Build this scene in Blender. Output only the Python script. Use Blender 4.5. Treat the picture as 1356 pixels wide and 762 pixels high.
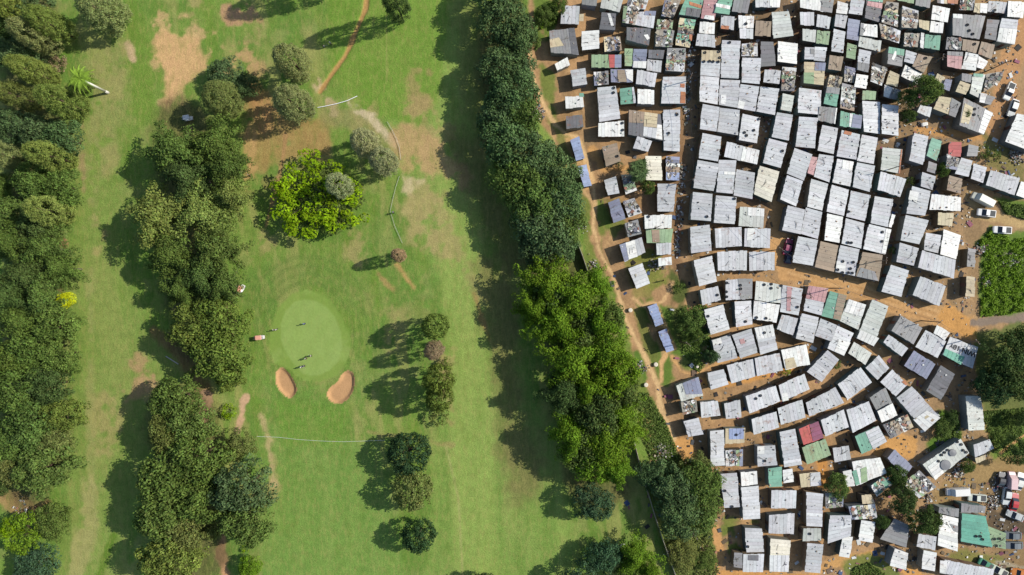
import bpy, math, random
import numpy as np
from mathutils import Vector, Matrix

# ------------------------------------------------------------------ scene, camera, light
for o in list(bpy.data.objects): bpy.data.objects.remove(o)
scene = bpy.context.scene
COL = scene.collection
ALT = 150.0          # flying height of the drone, metres
G = 0.18             # one survey unit on the ground, metres (survey origin top-left, x right, y down)
CX, CY = 678.0, 381.0
cam_d = bpy.data.cameras.new('camera'); cam = bpy.data.objects.new('camera', cam_d); COL.objects.link(cam)
cam.location = (0, 0, ALT); cam.rotation_euler = (0, 0, 0)
cam_d.sensor_width = 36; cam_d.lens = 18.0 * ALT / (678 * G); cam_d.clip_start = 0.5; cam_d.clip_end = 6000
scene.camera = cam
SUN_EL, SUN_AZ = math.radians(38), math.radians(14)      # azimuth from +X towards +Y
sdir = Vector((math.cos(SUN_EL) * math.cos(SUN_AZ), math.cos(SUN_EL) * math.sin(SUN_AZ), math.sin(SUN_EL)))
w = bpy.data.worlds.new('World'); scene.world = w; w.use_nodes = True
nt = w.node_tree; bg = nt.nodes['Background']; sky = nt.nodes.new('ShaderNodeTexSky')
sky.sky_type = 'NISHITA'; sky.sun_disc = False; sky.sun_elevation = SUN_EL; sky.sun_rotation = math.radians(90) - SUN_AZ
sky.altitude = 300
nt.links.new(sky.outputs[0], bg.inputs[0]); bg.inputs[1].default_value = 0.14
sl = bpy.data.lights.new('sun', 'SUN'); sun = bpy.data.objects.new('sun', sl); COL.objects.link(sun)
sl.energy = 4.9; sl.angle = math.radians(0.5); sl.color = (1.0, 0.955, 0.88)
sun.rotation_mode = 'QUATERNION'; sun.rotation_quaternion = sdir.to_track_quat('Z', 'Y')
vs = scene.view_settings; vs.view_transform = 'Standard'; vs.look = 'None'; vs.exposure = 0.36; vs.gamma = 1; vs.use_curve_mapping = False
KEXP = 1.62          # linear display value / albedo for sunlit level ground at this exposure

rnd = random.Random(11)
npr = np.random.default_rng(7)

# ------------------------------------------------------------------ helpers
def lin(c): return np.array([((x / 255) / 12.92 if x / 255 <= .04045 else ((x / 255 + .055) / 1.055) ** 2.4) for x in c])
def alb(r, g, b): return tuple(np.minimum(lin((r, g, b)) / KEXP * (1.03, 1.0, .9), .82))
def P(px, py, z=0.0):
    k = G * (ALT - z) / ALT
    return ((px - CX) * k, (CY - py) * k)

MATS = {}
def newmat(name, rough=.8, spec=.3):
    m = bpy.data.materials.new(name); m.use_nodes = True
    n = m.node_tree.nodes; b = n['Principled BSDF']
    b.inputs['Roughness'].default_value = rough; b.inputs['Specular IOR Level'].default_value = spec
    MATS[name] = m
    return m, n, m.node_tree.links, b
def N(n, t, **kw):
    x = n.new(t)
    for k, v in kw.items(): setattr(x, k, v)
    return x
def noise(n, l, vec, scale, detail=4, rough=.6):
    x = n.new('ShaderNodeTexNoise'); x.inputs['Scale'].default_value = scale; x.inputs['Detail'].default_value = detail; x.inputs['Roughness'].default_value = rough
    l.new(vec, x.inputs['Vector']); return x
def maprange(n, l, src, a, b, c, d):
    x = n.new('ShaderNodeMapRange'); l.new(src, x.inputs[0])
    for i, v in enumerate((a, b, c, d)): x.inputs[i + 1].default_value = v
    return x.outputs[0]
def mulcol(n, l, col, fac):
    x = n.new('ShaderNodeVectorMath'); x.operation = 'MULTIPLY'; l.new(col, x.inputs[0])
    l.new(fac, x.inputs[1]); return x.outputs[0]
def mix(n, l, fac, a, b):
    x = n.new('ShaderNodeMix'); x.data_type = 'RGBA'
    for s, v in ((0, fac), (6, a), (7, b)):
        if hasattr(v, 'links') or hasattr(v, 'is_linked'): l.new(v, x.inputs[s])
        else: x.inputs[s].default_value = v if s == 0 else (*v, 1)
    return x.outputs[2]

def mat_ground(name, fine, amp, speck, speckcol, bump, straw=0):
    m, n, l, b = newmat(name, .95, .1)
    a = N(n, 'ShaderNodeAttribute', attribute_name='Col'); g = n.new('ShaderNodeNewGeometry')
    n1 = noise(n, l, g.outputs['Position'], fine, 5, .7)
    n2 = noise(n, l, g.outputs['Position'], fine * .22, 3, .6)
    f1 = maprange(n, l, n1.outputs[0], .3, .7, 1 - amp, 1 + amp)
    f2 = maprange(n, l, n2.outputs[0], .3, .7, 1 - amp * .6, 1 + amp * .6)
    c = mulcol(n, l, mulcol(n, l, a.outputs['Color'], f1), f2)
    n3 = noise(n, l, g.outputs['Position'], fine * 1.9, 2, .5)
    s = maprange(n, l, n3.outputs[0], .64, .72, 0, speck)
    c = mix(n, l, s, c, speckcol)
    if straw:
        mp = n.new('ShaderNodeMapping'); mp.inputs['Scale'].default_value = (1.6, .5, 1); mp.inputs['Rotation'].default_value = (0, 0, .15); l.new(g.outputs['Position'], mp.inputs[0])
        n4 = noise(n, l, mp.outputs[0], .8, 6, .75); c = mix(n, l, maprange(n, l, n4.outputs[0], .48, .66, 0, straw), c, alb(176, 168, 104))
        n5 = noise(n, l, mp.outputs[0], .33, 5, .7); c = mix(n, l, maprange(n, l, n5.outputs[0], .5, .68, 0, straw * .8), c, alb(102, 132, 50))
    l.new(c, b.inputs['Base Color'])
    bp = n.new('ShaderNodeBump'); bp.inputs['Strength'].default_value = bump; bp.inputs['Distance'].default_value = .25
    l.new(n1.outputs[0], bp.inputs['Height']); l.new(bp.outputs[0], b.inputs['Normal'])
    return m
M_GRASS = mat_ground('mown_grass', 2.6, .22, .15, alb(170, 168, 104), .5, .42)
M_GREEN = mat_ground('short_turf', 1.8, .09, .15, alb(165, 185, 115), .15, .12)
M_SOIL = mat_ground('orange_soil', 1.6, .17, .35, alb(150, 110, 75), .45)
M_SAND = mat_ground('bunker_sand', 2.5, .07, .1, alb(190, 150, 115), .3)
M_ROAD = mat_ground('worn_road', 1.8, .12, .3, alb(120, 115, 110), .3)

def mat_attr(name, rough=.7, spec=.3, rust=0.0, nz=1.5, amp=.12, objcol=False):
    m, n, l, b = newmat(name, rough, spec)
    a = N(n, 'ShaderNodeAttribute', attribute_name='Col'); g = n.new('ShaderNodeNewGeometry')
    c = a.outputs['Color']
    if objcol:
        oi = n.new('ShaderNodeObjectInfo'); c = mulcol(n, l, c, oi.outputs['Color'])
    n1 = noise(n, l, g.outputs['Position'], nz, 5, .65)
    c = mulcol(n, l, c, maprange(n, l, n1.outputs[0], .3, .7, 1 - amp, 1 + amp))
    if rust:
        oi = n.new('ShaderNodeObjectInfo'); n0 = noise(n, l, g.outputs['Position'], .28, 3, .6); c = mulcol(n, l, c, maprange(n, l, n0.outputs[0], .3, .7, .84, 1.06))
        ro = maprange(n, l, oi.outputs['Random'], .35, 1, .12, 1.3)
        n2 = noise(n, l, g.outputs['Position'], .55, 6, .72)
        s0 = maprange(n, l, n2.outputs[0], .56, .68, 0, rust); mm = n.new('ShaderNodeMath'); mm.operation = 'MULTIPLY'; l.new(s0, mm.inputs[0]); l.new(ro, mm.inputs[1]); s = mm.outputs[0]
        c = mix(n, l, s, c, alb(150, 100, 75))
        n3 = noise(n, l, g.outputs['Position'], 2.6, 3, .6)
        s = maprange(n, l, n3.outputs[0], .62, .72, 0, rust * 1.2)
        c = mix(n, l, s, c, alb(105, 100, 98))
    l.new(c, b.inputs['Base Color'])
    return m
M_ROOF = mat_attr('roof_sheeting', .6, .25, .5, 1.6, .12)
M_WALL = mat_attr('shack_wall', .85, .2, .3, 2.5, .2)
M_LITTER = mat_attr('loose_litter', .8, .3, 0, 3, .15)
M_PAINT = mat_attr('coloured_surface', .45, .5, 0, 1, .04, True)
M_BARK = mat_attr('bark', .95, .1, 0, 4, .3)
def plain(name, col, rough=.6, spec=.4, metal=0):
    m, n, l, b = newmat(name, rough, spec)
    g = n.new('ShaderNodeNewGeometry'); n1 = noise(n, l, g.outputs['Position'], 5, 3)
    rgb = n.new('ShaderNodeRGB'); rgb.outputs[0].default_value = (*col, 1)
    l.new(mulcol(n, l, rgb.outputs[0], maprange(n, l, n1.outputs[0], .3, .7, .88, 1.12)), b.inputs['Base Color'])
    b.inputs['Metallic'].default_value = metal
    return m
M_GLASS = plain('dark_glass', (.015, .018, .022), .08, .8)
M_RUBBER = plain('rubber', (.02, .02, .02), .85)
M_STEEL = plain('galvanised_steel', (.45, .46, .47), .5, .5)
M_WHITE = plain('white_paint', (.75, .75, .74), .5)
M_CONC = plain('concrete', (.36, .34, .31), .9, .2)
M_LAMP = plain('lamp_lens', (.7, .7, .65), .15, .8)
M_RED = plain('red_lens', (.4, .02, .02), .2, .8)
M_SKIN = plain('skin', (.16, .085, .05), .6)
M_HAIR = plain('hair', (.01, .009, .008), .7)
M_CLOTH = mat_attr('cloth', .9, .1, 0, 8, .1, True)
M_WOOD = plain('timber_pole', (.14, .10, .07), .9, .1)
M_WIRE = plain('black_cable', (.015, .015, .015), .6)
M_DOOR = mat_attr('door_board', .8, .2, 0, 4, .15)

def mat_leaf(name, gloss):
    m, n, l, b = newmat(name, gloss, .12)
    a = N(n, 'ShaderNodeAttribute', attribute_name='Col'); oi = n.new('ShaderNodeObjectInfo')
    c = mulcol(n, l, a.outputs['Color'], oi.outputs['Color'])
    l.new(c, b.inputs['Base Color'])
    tr = n.new('ShaderNodeBsdfTranslucent'); l.new(c, tr.inputs[0])
    ms = n.new('ShaderNodeMixShader'); ms.inputs[0].default_value = .3
    l.new(b.outputs[0], ms.inputs[1]); l.new(tr.outputs[0], ms.inputs[2])
    l.new(ms.outputs[0], n['Material Output'].inputs[0])
    return m
M_LEAF = mat_leaf('leaves', .7)

def mesh_np(name, V, F, mat, cols=None, smooth=False):
    """V (n,3), F (m,4) or (m,3) numpy -> mesh with optional per-vertex colour"""
    me = bpy.data.meshes.new(name); V = np.asarray(V, np.float32); F = np.asarray(F, np.int32)
    k = F.shape[1]
    me.vertices.add(len(V)); me.vertices.foreach_set('co', V.ravel())
    me.loops.add(F.size); me.loops.foreach_set('vertex_index', F.ravel())
    me.polygons.add(len(F)); me.polygons.foreach_set('loop_start', np.arange(0, F.size, k, dtype=np.int32))
    me.polygons.foreach_set('loop_total', np.full(len(F), k, np.int32))
    if smooth: me.polygons.foreach_set('use_smooth', np.ones(len(F), bool))
    me.update(calc_edges=True)
    if cols is not None:
        at = me.color_attributes.new('Col', 'FLOAT_COLOR', 'POINT')
        c4 = np.ones((len(V), 4), np.float32); c4[:, :3] = cols; at.data.foreach_set('color', c4.ravel())
    me.materials.append(mat)
    return me
def link(name, me, parent=None, loc=None, rz=0, color=None):
    o = bpy.data.objects.new(name, me); COL.objects.link(o)
    if parent is not None: o.parent = parent
    if loc is not None: o.location = loc
    if rz: o.rotation_euler = (0, 0, rz)
    if color is not None: o.color = (*color, 1)
    return o
def thing(name, cat, loc, rz=0, group=None, label=None, me=None):
    o = link(name, me, None, loc, rz); o['category'] = cat
    if group: o['group'] = group
    if label: o['label'] = label
    return o

class MB:
    """collects boxes, tubes and slabs into one mesh"""
    def __init__(s): s.v = []; s.f = []; s.c = []
    def add(s, vs, fs, col=(1, 1, 1)):
        o = len(s.v); s.v += [tuple(p) for p in vs]; s.f += [tuple(i + o for i in f) for f in fs]; s.c += [col] * len(vs)
    def prism(s, bot, top, col=(1, 1, 1)):      # rings counter-clockwise seen from above
        n = len(bot)
        s.add(list(bot) + list(top), [tuple(reversed(range(n)))] + [tuple(range(n, 2 * n))] + [(i, (i + 1) % n, n + (i + 1) % n, n + i) for i in range(n)], col)
    def box(s, c, d, rz=0, col=(1, 1, 1), tilt=0):
        hx, hy, hz = d[0] / 2, d[1] / 2, d[2] / 2
        R = Matrix.Rotation(rz, 3, 'Z') @ Matrix.Rotation(tilt, 3, 'Y'); q = []
        for z in (-hz, hz):
            for x, y in ((-hx, -hy), (hx, -hy), (hx, hy), (-hx, hy)): q.append(R @ Vector((x, y, z)) + Vector(c))
        s.prism(q[:4], q[4:], col)
    def tube(s, a, b, r0, r1=None, n=8, col=(1, 1, 1)):
        r1 = r0 if r1 is None else r1
        a, b = Vector(a), Vector(b); d = (b - a).normalized(); u = d.orthogonal().normalized(); v = d.cross(u)
        ra = [a + (u * math.cos(t) + v * math.sin(t)) * r0 for t in [2 * math.pi * i / n for i in range(n)]]
        rb = [b + (u * math.cos(t) + v * math.sin(t)) * r1 for t in [2 * math.pi * i / n for i in range(n)]]
        s.prism(ra, rb, col)
    def torus(s, c, R, r, axis='Z', n=16, m=8, col=(1, 1, 1)):
        vs = []
        for i in range(n):
            a = 2 * math.pi * i / n
            for j in range(m):
                b = 2 * math.pi * j / m; q = ((R + r * math.cos(b)) * math.cos(a), (R + r * math.cos(b)) * math.sin(a), r * math.sin(b))
                if axis == 'Y': q = (q[0], q[2], q[1])
                vs.append((q[0] + c[0], q[1] + c[1], q[2] + c[2]))
        s.add(vs, [(i * m + j, ((i + 1) % n) * m + j, ((i + 1) % n) * m + (j + 1) % m, i * m + (j + 1) % m) for i in range(n) for j in range(m)], col)
    def mesh(s, name, mat, smooth=False):
        me = bpy.data.meshes.new(name); me.from_pydata(s.v, [], s.f)
        at = me.color_attributes.new('Col', 'FLOAT_COLOR', 'POINT')
        at.data.foreach_set('color', [x for c in s.c for x in (c[0], c[1], c[2], 1)])
        if smooth: me.polygons.foreach_set('use_smooth', [True] * len(s.f))
        me.materials.append(mat); me.update(); return me
    def build(s, name, mat, parent=None, smooth=False, loc=None, rz=0, color=None):
        return link(name, s.mesh(name, mat, smooth), parent, loc, rz, color)
def copy_tree(o, parent=None):
    c = o.copy(); COL.objects.link(c); c.parent = parent
    for ch in o.children: copy_tree(ch, c)
    return c

# labels that single things out: look + bearing from a landmark anyone can find
TOWN = [((1074, 574), 'the bold red roof'), ((1104, 402), 'the teal-and-tan striped roof'), ((1268, 467), 'the lettered roof'),
 ((803, 81), 'the tri-colour striped roof'), ((1045, 327), 'the maroon car'), ((1289, 702), 'the broad bright teal roof'),
 ((1225, 120), 'the big upper shade tree'), ((845, 228), 'the spiky palm-like bush'), ((915, 430), 'the tree by the containers'),
 ((1257, 612), 'the roof with round discs'), ((1264, 88), 'the salmon pink roof'), ((1150, 352), 'the flat tan roof'),
 ((1264, 197), 'the faded pinkish red roof'), ((1107, 84), 'the olive brown roof'), ((1043, 70), 'the square white roof'),
 ((915, 10), 'the teal and orange roof'), ((1264, 243), 'the brown chequered roof'), ((1018, 243), 'the large cream roof'),
 ((810, 203), 'the rusty brown roof'), ((913, 514), 'the blue violet ribbed roof'), ((942, 85), 'the cream tyre-dotted roof'),
 ((846, 365), 'the lone footpath shack'), ((1040, 730), 'the lowest cream roof'), ((1160, 465), 'the longest pale roof'),
 ((892, 120), 'the rust-edged grey roof'), ((1195, 660), 'the lower dark tree'), ((1095, 341), 'the brown ribbed roof')]
GOLF = [((408, 445), 'the putting green'), ((378, 507), 'the egg-shaped bunker'), ((452, 514), 'the bean-shaped bunker'), ((98, 92), 'the palm with white trunk'),
 ((420, 262), 'the bright lime tree'), ((235, 75), 'the bare tan patch'), ((388, 110), 'the ditch-side conifer pair'), ((85, 397), 'the yellow-flowering bush'),
 ((302, 546), 'the tiny lime shrub'), ((528, 338), 'the small pinkish conifer'), ((555, 709), 'the round dark tree'), ((50, 700), 'the yellow-green tree'), ((258, 500), 'the reddish track gap'),
 ((577, 432), 'the bushy tree row'), ((785, 670), 'the bluish lower tree'), ((773, 340), 'the wall stub'), ((703, 52), 'the little yellowish tree'), ((690, 270), 'the bulging dark belt')]
SECT = ['right of', 'upper right of', 'above', 'upper left of', 'left of', 'lower left of', 'below', 'lower right of']
ORD = ['first', 'second', 'third', 'fourth', 'fifth', 'sixth', 'seventh', 'eighth', 'ninth', 'tenth', 'eleventh', 'twelfth']
PENDING = {}
def later(kind, o, look, px, py, marks): PENDING.setdefault(kind, []).append((o, look, px, py, marks))
def resolve_labels():
    for kind, rows in PENDING.items():
        cells = {}
        for o, look, px, py, marks in rows:
            best = sorted(((math.hypot(px - m[0][0], py - m[0][1]), m) for m in marks), key=lambda t: t[0])
            d, m = next((b for b in best if b[0] > 9), best[0])
            s = int(round(math.degrees(math.atan2(m[0][1] - py, px - m[0][0])) / 45)) % 8
            cells.setdefault((m[1], s), []).append((d, o, look))
        for (mk, s), c in cells.items():
            c.sort(key=lambda t: t[0])
            for i, (d, o, look) in enumerate(c):
                o['label'] = f"{look}, {SECT[s]} {mk}" if len(c) == 1 else f"{look}, {ORD[min(i, 11)]} {SECT[s]} {mk}"
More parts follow.
